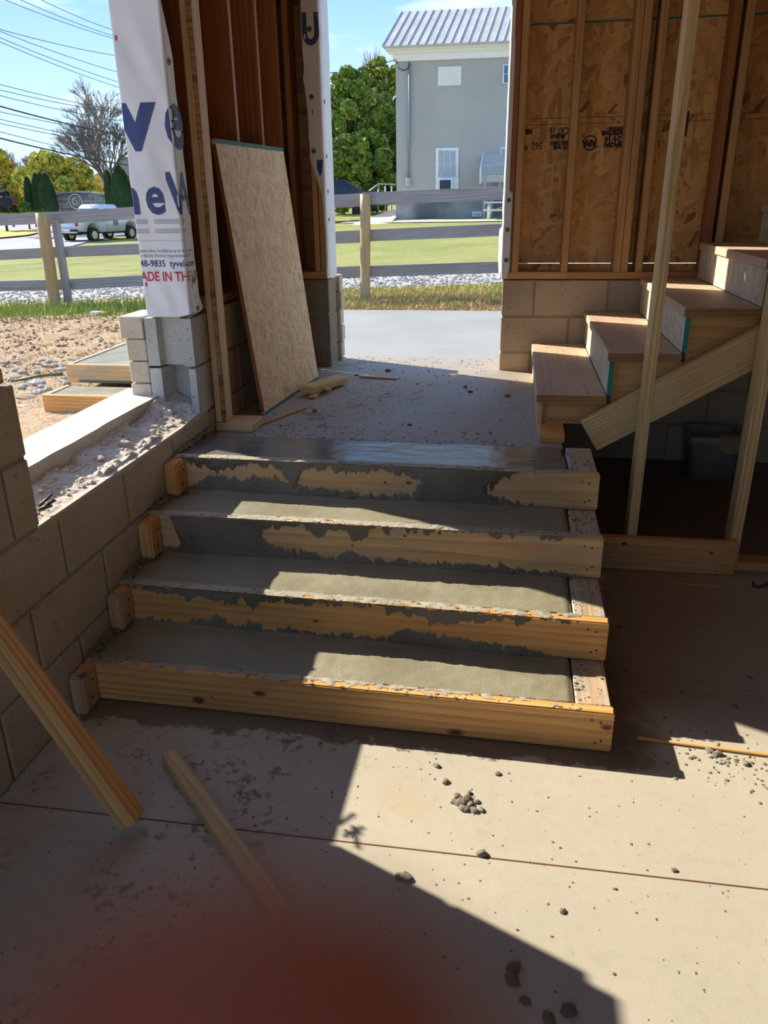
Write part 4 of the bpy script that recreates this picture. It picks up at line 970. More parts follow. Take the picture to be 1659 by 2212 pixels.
strip('path', 'concrete_path', [(735, 484), (850, 482), (980, 481), (1100, 479)], [(760, 477), (850, 476), (980, 476), (1100, 475)], .03, 'concrete path across the lawn to the grey house')
# fence
def fence_post(px, base, top, w_, label):
    B = base; T = top; v, f = [], []; n = 14
    o = empty('fence_post', B, label, 'fence post', 'fence posts')
    bm = bmesh.new(); rings = []
    for j in range(9):
        p = B.lerp(T, j/8)-Vector((0, 0, .12 if j == 0 else 0)); ring = []
        for k in range(n):
            a = 2*math.pi*k/n; r = w_/2*(1+.05*nf(math.cos(a)*3+px, j*.7, 1.3)); ring.append(bm.verts.new((p.x+r*math.cos(a), p.y+r*math.sin(a), p.z)))
        rings.append(ring)
    for A, B2 in zip(rings, rings[1:]):
        for k in range(n): bm.faces.new((A[k], A[(k+1) % n], B2[(k+1) % n], B2[k]))
    bm.faces.new(rings[-1]); bmesh.ops.translate(bm, vec=-(B+T)/2, verts=bm.verts); bmesh.ops.rotate(bm, matrix=Matrix.Rotation(math.pi/2, 3, 'Y'), verts=bm.verts)
    me = bpy.data.meshes.new('m'); bm.to_mesh(me); bm.free()
    obj('post_shaft', me, 'post_wood', o, Matrix.Translation((B+T)/2) @ Matrix.Rotation(-math.pi/2, 4, 'Y'), True); return o
FY = 9.75
pr_b = on(789, 640, 1, FY); pr_t = on(789, 419, 1, FY); fence_post(1, pr_b, pr_t, .125, 'round wooden fence post seen through the doorway')
pl_b = on(120, 665, 1, FY-.1); pl_t = on(90, 460, 1, FY-.1); fence_post(2, pl_b, pl_t, .15, 'leaning wooden fence post in front of the white truck')
fr_ = empty('rail_fence', (-2.5, FY, .3), 'weathered grey three board rail fence running behind both openings', 'fence')
def rail(a0, a1, b0, b1, yoff=.09, nm='rail'):
    y = FY+yoff; A = (on(*a0, 1, y)+on(*a1, 1, y))/2; B = (on(*b0, 1, y)+on(*b1, 1, y))/2; h = ((on(*a0, 1, y)-on(*a1, 1, y)).length+(on(*b0, 1, y)-on(*b1, 1, y)).length)/2
    lumber(nm, 'old_grey', fr_, A, B, .035, h)
rail((-60, 466), (-60, 489), (86, 459), (86, 484)); rail((86, 460), (86, 487), (470, 436), (470, 461), .06)
rail((-60, 543), (-60, 564), (100, 535), (100, 557)); rail((104, 534), (104, 557), (470, 519), (470, 543), .06)
rail((-60, 609), (-60, 630), (105, 604), (105, 627)); rail((118, 604), (118, 627), (470, 586), (470, 609), .06)
rail((540, 430), (540, 458), (783, 418), (783, 446)); rail((783, 417), (783, 443), (1140, 400), (1140, 430), .06)
rail((540, 509), (540, 536), (786, 497), (786, 523)); rail((786, 496), (786, 522), (1140, 481), (1140, 507), .06)
rail((540, 585), (540, 610), (786, 574), (786, 599)); rail((786, 574), (786, 599), (1140, 563), (1140, 587), .06)
wb('old_post', 'old_grey', fr_, pl_b.x+.10, pl_b.x+.19, FY-.04, FY+.02, .25, 1.25, 'z')
# outside concrete steps with their forms at the left
os_ = empty('outside_steps', (-2.2, 5.7, .1), 'freshly poured concrete steps in pine forms outside, beyond the low wall', 'steps')
for i, (z, q1, q2, w1) in enumerate(((.30, (140, 787), (360, 779), 1.15), (.16, (90, 853), (330, 832), .32), (.02, (52, 905), (250, 899), .45))):
    A = on(*q1, 2, z); B = on(*q2, 2, z); yf = A.y
    mt_ = 'wet_concrete' if i else 'wet_concrete'
    y1 = yf+w1+.02
    wb('form_board', 'pine_form' if i == 0 else 'pine', os_, A.x, B.x, yf, yf+.038, z-.14, z, 'x', .003)
    wb('form_board', 'pine_top', os_, A.x, A.x+.038, yf+.039, y1, z-.14, z, 'y', .003)
    wb('tread', mt_, os_, A.x+.039, B.x, yf+.039, y1, z-.15, z-.008, 'x', .002)
    wb('mortar_smear', 'mortar_smear', os_, A.x+.1, B.x-.05, yf-.006, yf-.0005, z-.14, z-.118-.01*i, 'x', .002)
# dirt clods, straw, stones
def rough_patch(name, n, xr, yr, mat, smin, smax, parent=g):
    def f():
        x = random.uniform(*xr); y = random.uniform(*yr)
        return Vector((x, y, tz(x, y)+.01))
    o = scatter(name, mat, n, f, smin, smax, parent); return o
rough_patch('dirt_clods', 1100, (-7, -.7), (6.2, 9.4), 'clod', .006, .026)
rough_patch('field_stones', 260, (-4.2, -2.3), (4.6, 6.6), 'gravel_stone', .012, .04)
rough_patch('gravel', 1300, (-7, -2.0), (10.4, 13.0), 'gravel_stone', .010, .028)
rough_patch('gravel', 1100, (-1.3, 2.6), (10.9, 13.4), 'gravel_stone', .010, .028)
for i, (px, py, r, lb) in enumerate(((62, 862, .075, 'broken orange brown clay chunk on the dirt left of the outside steps'), (57, 880, .045, 'round pale stone in front of the clay chunk'), (128, 768, .03, 'small stone beside the upper outside step'))):
    p = hit(px, py); tag(obj('field_stone', lump_mesh(200+i), 'clod' if i == 0 else 'gravel_stone', None, Matrix.Translation(p) @ Matrix.Diagonal((r*1.3, r, r*.8, 1))), lb, 'stone')
a = hit(30, 828); b_ = hit(137, 812); tag(tube('garden_hose', 'green_cap', None, [a+Vector((0, 0, .02)), a.lerp(b_, .5)+Vector((0, 0.04, .025)), b_+Vector((0, 0, .02))], .012), 'thin green hose lying on the dirt beside the outside steps', 'hose')
p = hit(214, 684); bk = empty('paper_carton', p, 'small crushed carton lying on the dirt beyond the outside steps', 'carton'); wb('carton_body', 'white_trim', bk, p.x-.09, p.x+.03, p.y-.04, p.y+.04, p.z, p.z+.06, 'x', .004); wb('carton_end', 'curb_yellow', bk, p.x+.031, p.x+.10, p.y-.038, p.y+.038, p.z, p.z+.055, 'x', .004)
def blades(name, n, fn, hmin, hmax, mat, parent=g, lean=.6, wd=.006):
    V = np.zeros((n*3, 3), np.float32); k = 0
    for i in range(n):
        x, y = fn(); z = tz(x, y)-.005; h = random.uniform(hmin, hmax); a = random.uniform(0, 6.28); w2 = wd*random.uniform(.6, 1.4)
        dx, dy = math.cos(a)*w2, math.sin(a)*w2; b2 = random.uniform(0, 6.28); l = random.uniform(0, lean)*h
        V[k] = (x-dx, y-dy, z); V[k+1] = (x+dx, y+dy, z); V[k+2] = (x+math.cos(b2)*l, y+math.sin(b2)*l, z+h); k += 3
    o = obj(name, npmesh(V, 3), mat, parent); o['kind'] = 'stuff'; return o
U = random.uniform
blades('dry_grass', 16000, lambda: (U(-1.4, 2.4), 8.6+abs(random.gauss(0, 1)) % 2.5), .02, .07, 'blade_dry', lean=1.2)
blades('grass', 9000, lambda: (U(-1.6, 2.6), U(8.9, 10.9)), .02, .07, 'blade_green', lean=.8)
blades('grass', 6500, lambda: (U(-7, -2.2), 9.0+random.gauss(0, .35)+.3), .04, .16, 'blade_green', lean=.8, wd=.008)
blades('dry_grass', 22000, lambda: (U(-7, -.8), U(5.3, 9.5)), .01, .035, 'straw', lean=4, wd=.006)

# grey house
HY = 32.0
hp = lambda px, py, dy=0.0: on(px, py, 1, HY+dy)
h0 = hp(857, 470); h1 = hp(1105, 20)
hx0 = h0.x; zb_ = h0.z-.3; zc = hp(980, 127).z; zf = hp(980, 98).z
house = empty('grey_house', (hx0, HY, zb_), 'grey stuccoed two storey house with pale metal roof beyond the fence', 'house')
WD = 11.0
def hb(name, mat, x0, x1, y0, y1, z0, z1, bev=0.0, parent=house): return wb(name, mat, parent, x0, x1, y0, y1, z0, z1, 'x', bev)
zbase = hp(1000, 420).z
hb('wall', 'stucco', hx0, hx0+WD, HY, HY+8, zbase-.02, zc); hb('base_wall', 'base_stucco', hx0-.03, hx0+WD, HY-.03, HY+8, zb_, zbase)
hb('cornice', 'white_trim', hx0-.08, hx0+WD, HY-.08, HY+8.08, zc-.02, zc+(zf-zc)*.52); hb('cornice', 'white_trim', hx0-.2, hx0+WD, HY-.2, HY+8.2, zc+(zf-zc)*.52, zc+(zf-zc)*.70)
hb('cornice', 'white_trim', hx0-.32, hx0+WD, HY-.32, HY+8.3, zc+(zf-zc)*.70, zf)
# roof: panels with standing ribs
e0 = Vector((hx0-.42, HY-.45, zf)); rt = on(868, 26, 1, HY+2.9); rz = rt.z; ry = HY+2.9
rx0 = on(868, 26, 1, ry).x
n = 36; dx = WD/n
for i in range(n):
    xa = e0.x+dx*i; ya = rx0+dx*i
    vs = [(xa, HY-.45, zf), (xa+dx, HY-.45, zf), (ya+dx, ry, rz), (ya, ry, rz), (xa, HY-.45, zf-.04), (xa+dx, HY-.45, zf-.04)]
    obj('roof_panel', pymesh(vs, [(0, 1, 2, 3), (4, 5, 1, 0)]), 'roof_metal', house)
    tube('roof_rib', 'roof_metal', house, [(xa, HY-.45, zf+.02), (ya, ry, rz+.02)], .022, 4, False)
obj('gable_end', pymesh([(e0.x, HY-.45, zf), (rx0, ry, rz), (e0.x, HY+7, zf)], [(0, 1, 2)]), 'stucco', house)
obj('roof_panel', pymesh([(rx0, ry, rz), (rx0+WD, ry, rz), (e0.x+WD, HY+7, zf), (e0.x, HY+7, zf)], [(0, 1, 2, 3)]), 'roof_metal', house)
def pxbox(name, mat, x0, y0, x1, y1, d0, d1, parent=house, bev=0.0):
    a = hp(x0, y1); b_ = hp(x1, y0); return wb(name, mat, parent, a.x, b_.x, HY+d0, HY+d1, a.z, b_.z, 'x', bev)
pxbox('shutter_board', 'board_white', 946, 143, 997, 186, -.04, .02)
def win(x0, y0, x1, y1, rows, cols, glass='glass_pale', fw=6):
    f = pxbox('window_frame', 'white_paint', x0, y0, x1, y1, -.06, .02)
    xa, xb, ya, yb = x0+fw, x1-fw, y0+fw, y1-fw*.5
    for r in range(rows):
        for c_ in range(cols):
            w_ = (xb-xa)/cols; h_ = (yb-ya)/rows
            pxbox('pane', glass, xa+c_*w_+.6, ya+r*h_+.6, xa+(c_+1)*w_-.6, ya+(r+1)*h_-.6, -.075, -.055, f)
    return f
win(941, 319, 991, 384, 2, 3); pxbox('window_frame', 'white_paint', 941, 384, 991, 412, -.06, .02)
fr1 = pxbox('window_frame', 'white_paint', 944, 366, 988, 386, -.07, .0); pxbox('pane', 'glass_pale', 947, 367, 985, 383, -.09, -.06, fr1)
ac = pxbox('air_conditioner', 'white_paint', 949, 386, 979, 410, -.35, -.02); pxbox('grille', 'dark_metal', 951.5, 389, 975.5, 409, -.37, -.345, ac)
win(1085, 138, 1125, 181, 2, 2, 'glass_dark', 3); win(1077, 317, 1125, 412, 3, 3, 'glass_pale', 4)
tube('conduit', 'conduit', house, [hp(884.5, 138, -.1), hp(884, 300, -.1), hp(883, 386, -.1)], .05, 8)
mb = pxbox('meter_box', 'meter', 878, 384, 888.5, 402, -.22, -.02, bev=.01); c_ = hp(883.5, 393, -.25)
bm = bmesh.new(); bmesh.ops.create_cone(bm, cap_ends=True, segments=16, radius1=.075, radius2=.06, depth=.08); me = bpy.data.meshes.new('m'); bm.to_mesh(me); bm.free()
obj('meter_dial', me, 'glass_pale', mb, Matrix.Translation(c_) @ Matrix.Rotation(math.pi/2, 4, 'X'))
tube('service_loop', 'wire', house, [hp(855, 130, -.05), hp(862, 148, -.25), hp(872, 152, -.3), hp(882, 148, -.25), hp(885, 134, -.1)], .02, 5)
vb = pxbox('louvre_vent', 'white_paint', 1021, 457, 1041.5, 468, -.25, -.03); pxbox('grille', 'glass_pale', 1024, 459.5, 1039, 465.5, -.27, -.245, vb)
# awning: ribbed sloping roof on a frame
aw = empty('metal_awning', hp(1064, 388, -1), 'small ribbed metal awning on posts at the right side of the grey house', 'awning')
at_ = [(1047, 333), (1042.5, 352), (1040.5, 362)]
A0 = hp(1047, 333, -.05); A1 = on(1041, 361, 1, HY-1.3); XR_ = A0.x+2.4
n = 9
for i in range(n):
    p = A0.lerp(A1, i/n); q = A0.lerp(A1, (i+.82)/n)
    vs = [(p.x, p.y, p.z), (XR_, p.y, p.z), (XR_, q.y, q.z), (q.x, q.y, q.z), (p.x, p.y, p.z-.05), (XR_, p.y, p.z-.05), (XR_, q.y, q.z-.05), (q.x, q.y, q.z-.05)]
    obj('awning_slat', pymesh(vs, [(0, 1, 2, 3), (7, 6, 5, 4), (3, 2, 6, 7), (0, 4, 5, 1)]), 'roof_metal', aw)
wb('valance', 'glass_dark' if 0 else 'conduit', aw, A1.x, XR_, A1.y-.02, A1.y, A1.z-.25, A1.z-.02); wb('valance', 'stucco', aw, A1.x, XR_, A1.y-.01, A1.y+.01, A1.z-.5, A1.z-.255)
lumber('frame_bar', 'white_paint', aw, A0+Vector((-.04, 0, 0)), A1+Vector((-.04, 0, 0)), .05, .07); wb('frame_bar', 'white_paint', aw, A1.x-.07, A1.x-.02, A1.y-.03, A1.y+.02, A1.z-.55, A1.z+.02, 'z')
gz = tz(A1.x, A1.y); wb('post', 'conduit', aw, A1.x+.08, A1.x+.16, A1.y-.04, A1.y+.04, gz-.1, A1.z-.1, 'z'); wb('post', 'conduit', aw, A1.x+.32, A1.x+.40, HY-.3, HY-.22, gz-.1, A1.z-.1, 'z')
# picnic table
P0 = on(1047, 438, 1, 29.5); zt_ = P0.z; gz = hit(1060, 476).z
pt = empty('picnic_table', (P0.x+.9, 29.7, gz), 'weathered wooden picnic table beside the grey house', 'table')
for i in range(4): wb('top_plank', 'bench_wood', pt, P0.x, P0.x+1.9, 29.4+.18*i, 29.4+.18*i+.16, zt_-.02, zt_+.03)
bz = on(1046, 455, 1, 29).z
for y in (28.95, 30.35): wb('bench_plank', 'bench_wood', pt, P0.x-.03, P0.x+1.9, y, y+.25, bz-.02, bz+.03)
for x in (P0.x+.15, P0.x+1.5):
    lumber('leg', 'bench_wood', pt, (x, 28.95, gz-.05), (x, 29.55, zt_-.02), .09, .04); lumber('leg', 'bench_wood', pt, (x, 30.55, gz-.05), (x, 29.95, zt_-.02), .09, .04)
    wb('cross_bar', 'bench_wood', pt, x+.045, x+.085, 28.95, 30.6, bz-.11, bz-.021, 'y')
lumber('brace', 'bench_wood', pt, (P0.x+.2, 29.75, bz-.05), (P0.x+.9, 29.75, zt_-.03), .04, .03)
# ramp and handrail left of the house
RA = on(795, 472, 1, 30.8); RB = on(856, 448, 1, 34.0); gzr = tz(RA.x, RA.y)
rp = empty('access_ramp', (RA.x, 31.5, gzr), 'concrete ramp with a metal handrail at the left corner of the grey house', 'ramp')
x0, x1 = on(797, 470, 1, 31).x, hx0-.06
vs = [(x0-.6, 30.2, gzr-.02), (x1, 30.2, gzr-.02), (x1, 36, RB.z+.05), (x0+.6, 36, RB.z+.05), (x0-.6, 30.2, gzr-.3), (x1, 30.2, gzr-.3), (x1, 36, gzr-.3), (x0+.6, 36, gzr-.3)]
obj('ramp_slab', pymesh(vs, [(0, 1, 2, 3), (4, 5, 1, 0), (1, 5, 6, 2), (3, 2, 6, 7), (0, 3, 7, 4)]), 'concrete_path', rp)
RY = 35.5; R = lambda px, py: on(px, py, 1, RY)
tube('handrail', 'conduit', rp, [R(787, 421), R(818, 397.5), R(854, 398.5)], .035, 6); tube('handrail', 'conduit', rp, [R(787, 440), R(818, 417), R(854, 418)], .02, 6)
for x, ya in ((800, 412), (817.5, 398), (832.5, 398.5), (846, 399)): tube('rail_post', 'conduit', rp, [R(x, ya), R(x, 462)], .03, 6)
# dark car parked far behind the fence
CP = on(745, 464, 1, 34); car = empty('dark_car', CP, 'dark parked car half hidden behind the fence, left of the grey house', 'car')
def carbody(name, prof, w_, mat, parent, M, bev=.05):
    bm = bmesh.new(); a = [bm.verts.new((x, -w_/2, z)) for x, z in prof]; b2 = [bm.verts.new((x, w_/2, z)) for x, z in prof]; n = len(prof)
    bm.faces.new(a[::-1]); bm.faces.new(b2)
    for i in range(n): bm.faces.new((a[i], a[(i+1) % n], b2[(i+1) % n], b2[i]))
    bmesh.ops.recalc_face_normals(bm, faces=bm.faces)
    if bev: bmesh.ops.bevel(bm, geom=bm.edges[:], offset=bev, segments=2, affect='EDGES')
    me = bpy.data.meshes.new('m'); bm.to_mesh(me); bm.free(); return obj(name, me, mat, parent, M, True)
Mc = Matrix.Translation((CP.x-.6, 34, CP.z)) @ Matrix.Rotation(.1, 4, 'Z')
cb = carbody('car_body', [(-2.2, .3), (-2.2, .75), (-1.4, .9), (-.8, 1.3), (.6, 1.35), (1.3, .95), (2.1, .85), (2.2, .35)], 1.7, 'car_blue', car, Mc)
for x in (-1.4, 1.35):
    for y in (-.82, .82):
        bm = bmesh.new(); bmesh.ops.create_cone(bm, cap_ends=True, segments=20, radius1=.32, radius2=.32, depth=.2); me = bpy.data.meshes.new('m'); bm.to_mesh(me); bm.free(); obj('wheel', me, 'tire', car, Mc @ Matrix.Translation((x, y, .32)) @ Matrix.Rotation(math.pi/2, 4, 'X'))
wb('bumper_trim', 'chrome', car, CP.x-1.9, CP.x+1.2, 33.05, 33.1, CP.z+.5, CP.z+.56)

# white pickup truck
TP = hit(195, 523); D = (TP-CAM).dot(CF)
rearpx = at(153, 470, D)
ang = math.radians(76)      # heading away to the right
tr = empty('pickup_truck', TP, 'white pickup truck driving on the road behind the left fence', 'truck')
s_ = D*78/FPX/1.93          # scale to the measured height
Mt = Matrix.Translation(at(143, 526, D)) @ Matrix.Rotation(ang, 4, 'Z') @ Matrix.Diagonal((s_, s_, s_, 1))
Mt = Matrix.Translation((0, 0, 0)) @ Mt
L_ = 5.2
body = carbody('truck_body', [(0, .62), (0, 1.22), (2.05, 1.24), (3.9, 1.22), (5.0, 1.08), (L_, .95), (L_, .55), (4.75, .5), (4.62, .85), (4.4, .98), (4.05, .98), (3.8, .85), (3.7, .5), (1.72, .5), (1.6, .85), (1.38, .98), (1.0, .98), (.78, .85), (.66, .55)], 1.9, 'truck_white', tr, Mt, .03)
cab = carbody('cab', [(1.95, 1.2), (2.12, 1.78), (2.4, 1.92), (3.25, 1.9), (3.95, 1.2)], 1.66, 'truck_white', tr, Mt, .06)
def tb(name, mat, x0, x1, y0, y1, z0, z1, parent=tr, bev=.01):
    return obj(name, boxmesh(x1-x0, y1-y0, z1-z0, bev), mat, parent, Mt @ Matrix.Translation(((x0+x1)/2, (y0+y1)/2, (z0+z1)/2)))
tb('rear_window', 'glass_dark', 1.99, 2.03, -.68, .68, 1.32, 1.72); tb('brake_light', 'tail_red', 2.08, 2.13, -.2, .2, 1.83, 1.87)
tb('side_window', 'glass_dark', 2.3, 3.4, -.845, -.82, 1.28, 1.70)
for s2 in (-1, 1): tb('tail_light', 'tail_red', -.02, .06, s2*.93-.1 if s2 > 0 else -.96, s2*.93+.03 if s2 > 0 else -.8, .86, 1.18)
tb('bumper', 'chrome', -.22, -.02, -.95, .95, .52, .70); tb('bumper_step', 'tire', -.23, -.0, -.96, -.6, .6, .7); tb('license_plate', 'plate', -.25, -.22, -.15, .18, .56, .69)
tb('door_badge', 'badge', 2.75, 3.15, -.965, -.952, .80, 1.12); tb('door_handle', 'tire', 2.35, 2.55, -.97, -.95, 1.08, 1.12); tb('door_gap', 'tire', 2.22, 2.235, -.957, -.95, .55, 1.2); tb('underbody', 'tire', .3, 4.9, -.8, .8, .42, .58)
for x in (1.2, 4.22):
    for y in (-.82, .82):
        M = Mt @ Matrix.Translation((x, y, .38)) @ Matrix.Rotation(math.pi/2, 4, 'X')
        bm = bmesh.new(); bmesh.ops.create_cone(bm, cap_ends=True, segments=28, radius1=.38, radius2=.38, depth=.24); bmesh.ops.bevel(bm, geom=bm.edges[:], offset=.02, segments=1, affect='EDGES'); me = bpy.data.meshes.new('m'); bm.to_mesh(me); bm.free(); wh = obj('wheel', me, 'tire', tr, M)
        bm = bmesh.new(); bmesh.ops.create_cone(bm, cap_ends=True, segments=18, radius1=.21, radius2=.21, depth=.26); me = bpy.data.meshes.new('m'); bm.to_mesh(me); bm.free(); obj('rim', me, 'chrome', wh, M)
# things beyond the road
DS = 62.0
def far(px, py, d=DS): return at(px, py, d)
def gbase(px, d):
    p = far(px, 440, d); return Vector((p.x, p.y, tz(p.x, p.y)))
# stone sign wall
wy = far(165, 440).y; F = lambda px, py, dy=0: on(px, py, 1, wy+dy)
sw = empty('stone_sign_wall', F(165, 462), 'low grey stone sign wall with a round emblem across the road', 'wall')
topc = [(60, 434), (85, 432), (113, 421.5), (140, 417), (165, 415.5), (195, 417), (224, 421), (260, 424)]
pts = [F(*q) for q in topc]; zlow = min(F(60, 470).z, F(260, 470).z)
M = Matrix(((1, 0, 0, 0), (0, 0, -1, wy+.5), (0, 1, 0, 0), (0, 0, 0, 1)))
prism('wall_core', 'stone_wall', sw, [(p_.x, p_.z) for p_ in pts]+[(pts[-1].x, zlow), (pts[0].x, zlow)], .5, M)
random.seed(11)
for r in range(9):
    x = pts[1].x+.05; zz = zlow+.35+r*.2
    while x < pts[-1].x-.5:
        L = random.uniform(.5, 1.1); t = (x+L/2-pts[0].x)/(pts[-1].x-pts[0].x); q = t*(len(pts)-1); i = min(int(q), len(pts)-2); tz_ = pts[i].z+(pts[i+1].z-pts[i].z)*(q-i)
        if zz+.18 < tz_-.05: wb('stone', 'stone_grey' if random.random() < .6 else 'stone_wall', sw, x, x+L-.02, wy-.04-random.uniform(0, .03), wy+.01, zz, zz+.18, 'x', .01)
        x += L
for a_, b2 in zip(pts, pts[1:]): lumber('cap_stone', 'stone_grey', sw, a_+Vector((0, .2, .03)), b2+Vector((0, .2, .03)), .65, .12)
ec = F(163.5, 435, -.1)
def ringm(name, r0, r1, a0, a1, mat, dy, sx=1.0, cx=0, cz=0):
    n = 28; vs = []
    for i in range(n+1):
        a = math.radians(a0+(a1-a0)*i/n)
        for r in (r0, r1):
            for d in (0, .04): vs.append(ec+Vector((cx+r*math.cos(a)*sx, dy-d, cz+r*math.sin(a))))
    obj(name, pymesh(vs, [(4*i, 4*i+4, 4*i+5, 4*i+1) for i in range(n)]+[(4*i+1, 4*i+5, 4*i+7, 4*i+3) for i in range(n)]+[(4*i+2, 4*i+3, 4*i+7, 4*i+6) for i in range(n)]), mat, sw)
ringm('emblem', 0.001, .54, 0, 360, 'bronze', .03); ringm('emblem', .50, .56, 0, 360, 'board_white', -.01); ringm('emblem', .33, .36, 0, 360, 'board_white', -.01)
ringm('emblem', .17, .25, 60, 300, 'board_white', -.02); ringm('emblem', .07, .13, -100, 150, 'board_white', -.02, cx=.06, cz=-.06)
# clipped evergreens as dense upright crowns
random.seed(5)
def rnd_sphere():
    while 1:
        v = Vector((U(-1, 1), U(-1, 1), U(-1, 1)))
        if .05 < v.length < 1: return v
def leafquads(C_, n, s, squash=.7, up=0.0):
    """C_: list of (center, radii, weight)"""
    V = np.zeros((n*4, 3), np.float32); wts = [c_[2] for c_ in C_]; pick = random.choices(range(len(C_)), wts, k=n)
    for i in range(n):
        c_, r, _ = C_[pick[i]]; d = rnd_sphere(); d = d.normalized()*(d.length**.45)
        p = Vector((c_.x+d.x*r.x, c_.y+d.y*r.y, c_.z+d.z*r.z)); a = rnd_sphere().normalized(); b2 = a.cross(rnd_sphere()).normalized(); k = s*U(.6, 1.5)
        V[4*i:4*i+4] = [p-a*k-b2*k*squash, p+a*k-b2*k*squash, p+a*k+b2*k*squash, p-a*k+b2*k*squash]
    return npmesh(V, 4)
def evergreen(px, d, top, w_, label, bot=458):
    T = far(px, top, d); B = far(px, bot, d); h = T.z-B.z; B.x = T.x; B.y = T.y; R_ = w_*d/FPX/2
    e_ = empty('evergreen_tree', B, label, 'tree', 'clipped evergreens by the sign wall')
    bm = bmesh.new(); rings = []; n = 18; m_ = 16
    for j in range(m_+1):
        t = j/m_; r = R_*((1-t**2.6)**.7 if t < 1 else .02)*(.85+.15*math.sin(t*3)); ring = []
        for k in range(n):
            a = 2*math.pi*k/n; rr = max(.02, r*(1+.18*noise.noise(Vector((math.cos(a)*3+px, math.sin(a)*3, t*7))))); ring.append(bm.verts.new((B.x+rr*math.cos(a), B.y+rr*math.sin(a), B.z+h*t)))
        rings.append(ring)
    for A, B2 in zip(rings, rings[1:]):
        for k in range(n): bm.faces.new((A[k], A[(k+1) % n], B2[(k+1) % n], B2[k]))
    me = bpy.data.meshes.new('m'); bm.to_mesh(me); bm.free(); c0 = obj('foliage_core', me, 'leaf_dark', e_, None, True)
    V = []
    for i in range(2600):
        t = random.random()**.9; a = U(0, 6.28); r = R_*((1-t**2.6)**.7)*1.02; p = Vector((B.x+r*math.cos(a), B.y+r*math.sin(a), B.z+h*t)); o_ = Vector((math.cos(a)*.10, math.sin(a)*.10, U(.12, .3))); s2 = Vector((-math.sin(a), math.cos(a), 0))*.05
        V += [p-s2, p+s2, p+o_]
    f_ = obj('foliage', npmesh(V, 3), 'leaf_dark', e_); f_['kind'] = 'stuff'
for i, (px, top, w_, lb) in enumerate(((58, 388, 20, 'leftmost low evergreen left of the stone sign wall'), (76, 380, 24, 'second clipped evergreen left of the stone sign wall'), (86, 379, 22, 'third clipped evergreen left of the stone sign wall'), (97, 379, 32, 'evergreen touching the left end of the stone sign wall'), (231, 372, 20, 'narrow evergreen at the right end of the stone sign wall'), (256, 362, 46, 'tall pointed evergreen right of the sign wall, beside the house wrap'))):
    evergreen(px, DS-1.5-.4*i, top, w_, lb)
# leafy trees
def tree(name, px, d, top, base, wpx, mat, nl, leaf, label, group=None, trunk=True, seed=1, blobs=26, lowf=.25, mats2=None, bs=1.0):
    random.seed(seed); T = far(px, top, d); B = gbase(px, d); h = T.z-B.z; R_ = wpx*d/FPX/2; e_ = empty(name, B, label, 'tree', group)
    Cs = []
    for i in range(blobs):
        t = lowf+(1-lowf)*i/blobs; prof = math.sin(min(1, max(.05, (t-lowf*.6)/(1-lowf*.6)))*math.pi*.93)**.6
        a = U(0, 6.28); rr = R_*prof*(U(.25, .78) if bs == 1 else U(.3, .98)); br_ = R_*U(.22, .38)*bs*(1 if bs == 1 else U(.6, 1.3))
        Cs.append((Vector((B.x+rr*math.cos(a), B.y+rr*math.sin(a), B.z+h*t-br_*.3)), Vector((br_, br_, br_*(.8 if bs == 1 else U(.7, 1.3)))), br_**2))
    half = len(Cs)
    f_ = obj('foliage', leafquads(Cs, nl, leaf), mat, e_); f_['kind'] = 'stuff'
    if mats2:
        f_ = obj('foliage', leafquads(Cs, nl//2, leaf), mats2, e_); f_['kind'] = 'stuff'
    if trunk:
        tube('trunk', 'trunk', e_, [B-Vector((0, 0, .2)), B+Vector((0, 0, h*.3)), B+Vector((R_*.1, 0, h*.6)), B+Vector((R_*.05, 0, h*.85))], [h*.02, h*.016, h*.01, h*.004], 7)
        for c_ in Cs[:14]:
            tube('branch', 'trunk', e_, [B+Vector((0, 0, h*U(.2, .45))), (B+Vector((0, 0, h*.4))).lerp(c_[0], .5)+Vector((0, 0, -.1)), c_[0]], [h*.008, h*.005, h*.002], 5)
    return e_
gl = 'trees between the doorway and the grey house'
for i, (px, d, top, w_, mt_, m2, nl, leaf) in enumerate(((765, 40, 165, 150, 'leaf_green', 'leaf_lime', 26000, .085), (735, 42, 205, 120, 'leaf_green', 'leaf_lime', 18000, .085), (832, 43, 150, 110, 'leaf_green', 'leaf_yellow', 15000, .075), (700, 41, 250, 110, 'leaf_green', 'leaf_lime', 12000, .085), (800, 38.5, 290, 120, 'leaf_green', None, 15000, .08), (748, 38, 300, 110, 'leaf_green', 'leaf_lime', 15000, .08), (846, 40, 250, 70, 'leaf_green', 'leaf_green', 9000, .08))):
    tree('leafy_tree', px, d, top, 440, w_, mt_, nl, leaf, ['tall green tree in the middle left of the grey house', 'green tree right behind the left door jamb', 'tallest thin topped tree against the grey house corner', 'green tree mostly hidden behind the left door jamb', 'low dense green bush above the ramp handrail', 'low bright green bush above the dark car', 'narrow green shrub at the edge of the grey house'][i], gl, seed=20+i, lowf=.12 if i > 3 else .2, mats2=m2, blobs=110, trunk=i < 4, bs=.55)
for i, (px, d, top, w_, mt_, m2, nl, lb) in enumerate(((5, 72, 330, 110, 'leaf_orange', 'leaf_lime', 12000, 'orange and yellow autumn tree at the left edge'), (125, 70, 338, 170, 'leaf_yellow', 'leaf_lime', 15000, 'broad yellow green tree behind the stone sign wall'), (55, 78, 375, 90, 'leaf_orange', 'leaf_yellow', 6000, 'small orange tree between the two yellow trees'), (190, 74, 392, 60, 'leaf_yellow', 'leaf_lime', 4000, 'small yellow tree behind the right half of the sign wall'))):
    tree('autumn_tree', px, d, top, 440, w_, mt_, nl, .16, lb, 'autumn trees across the road', seed=40+i, mats2=m2)
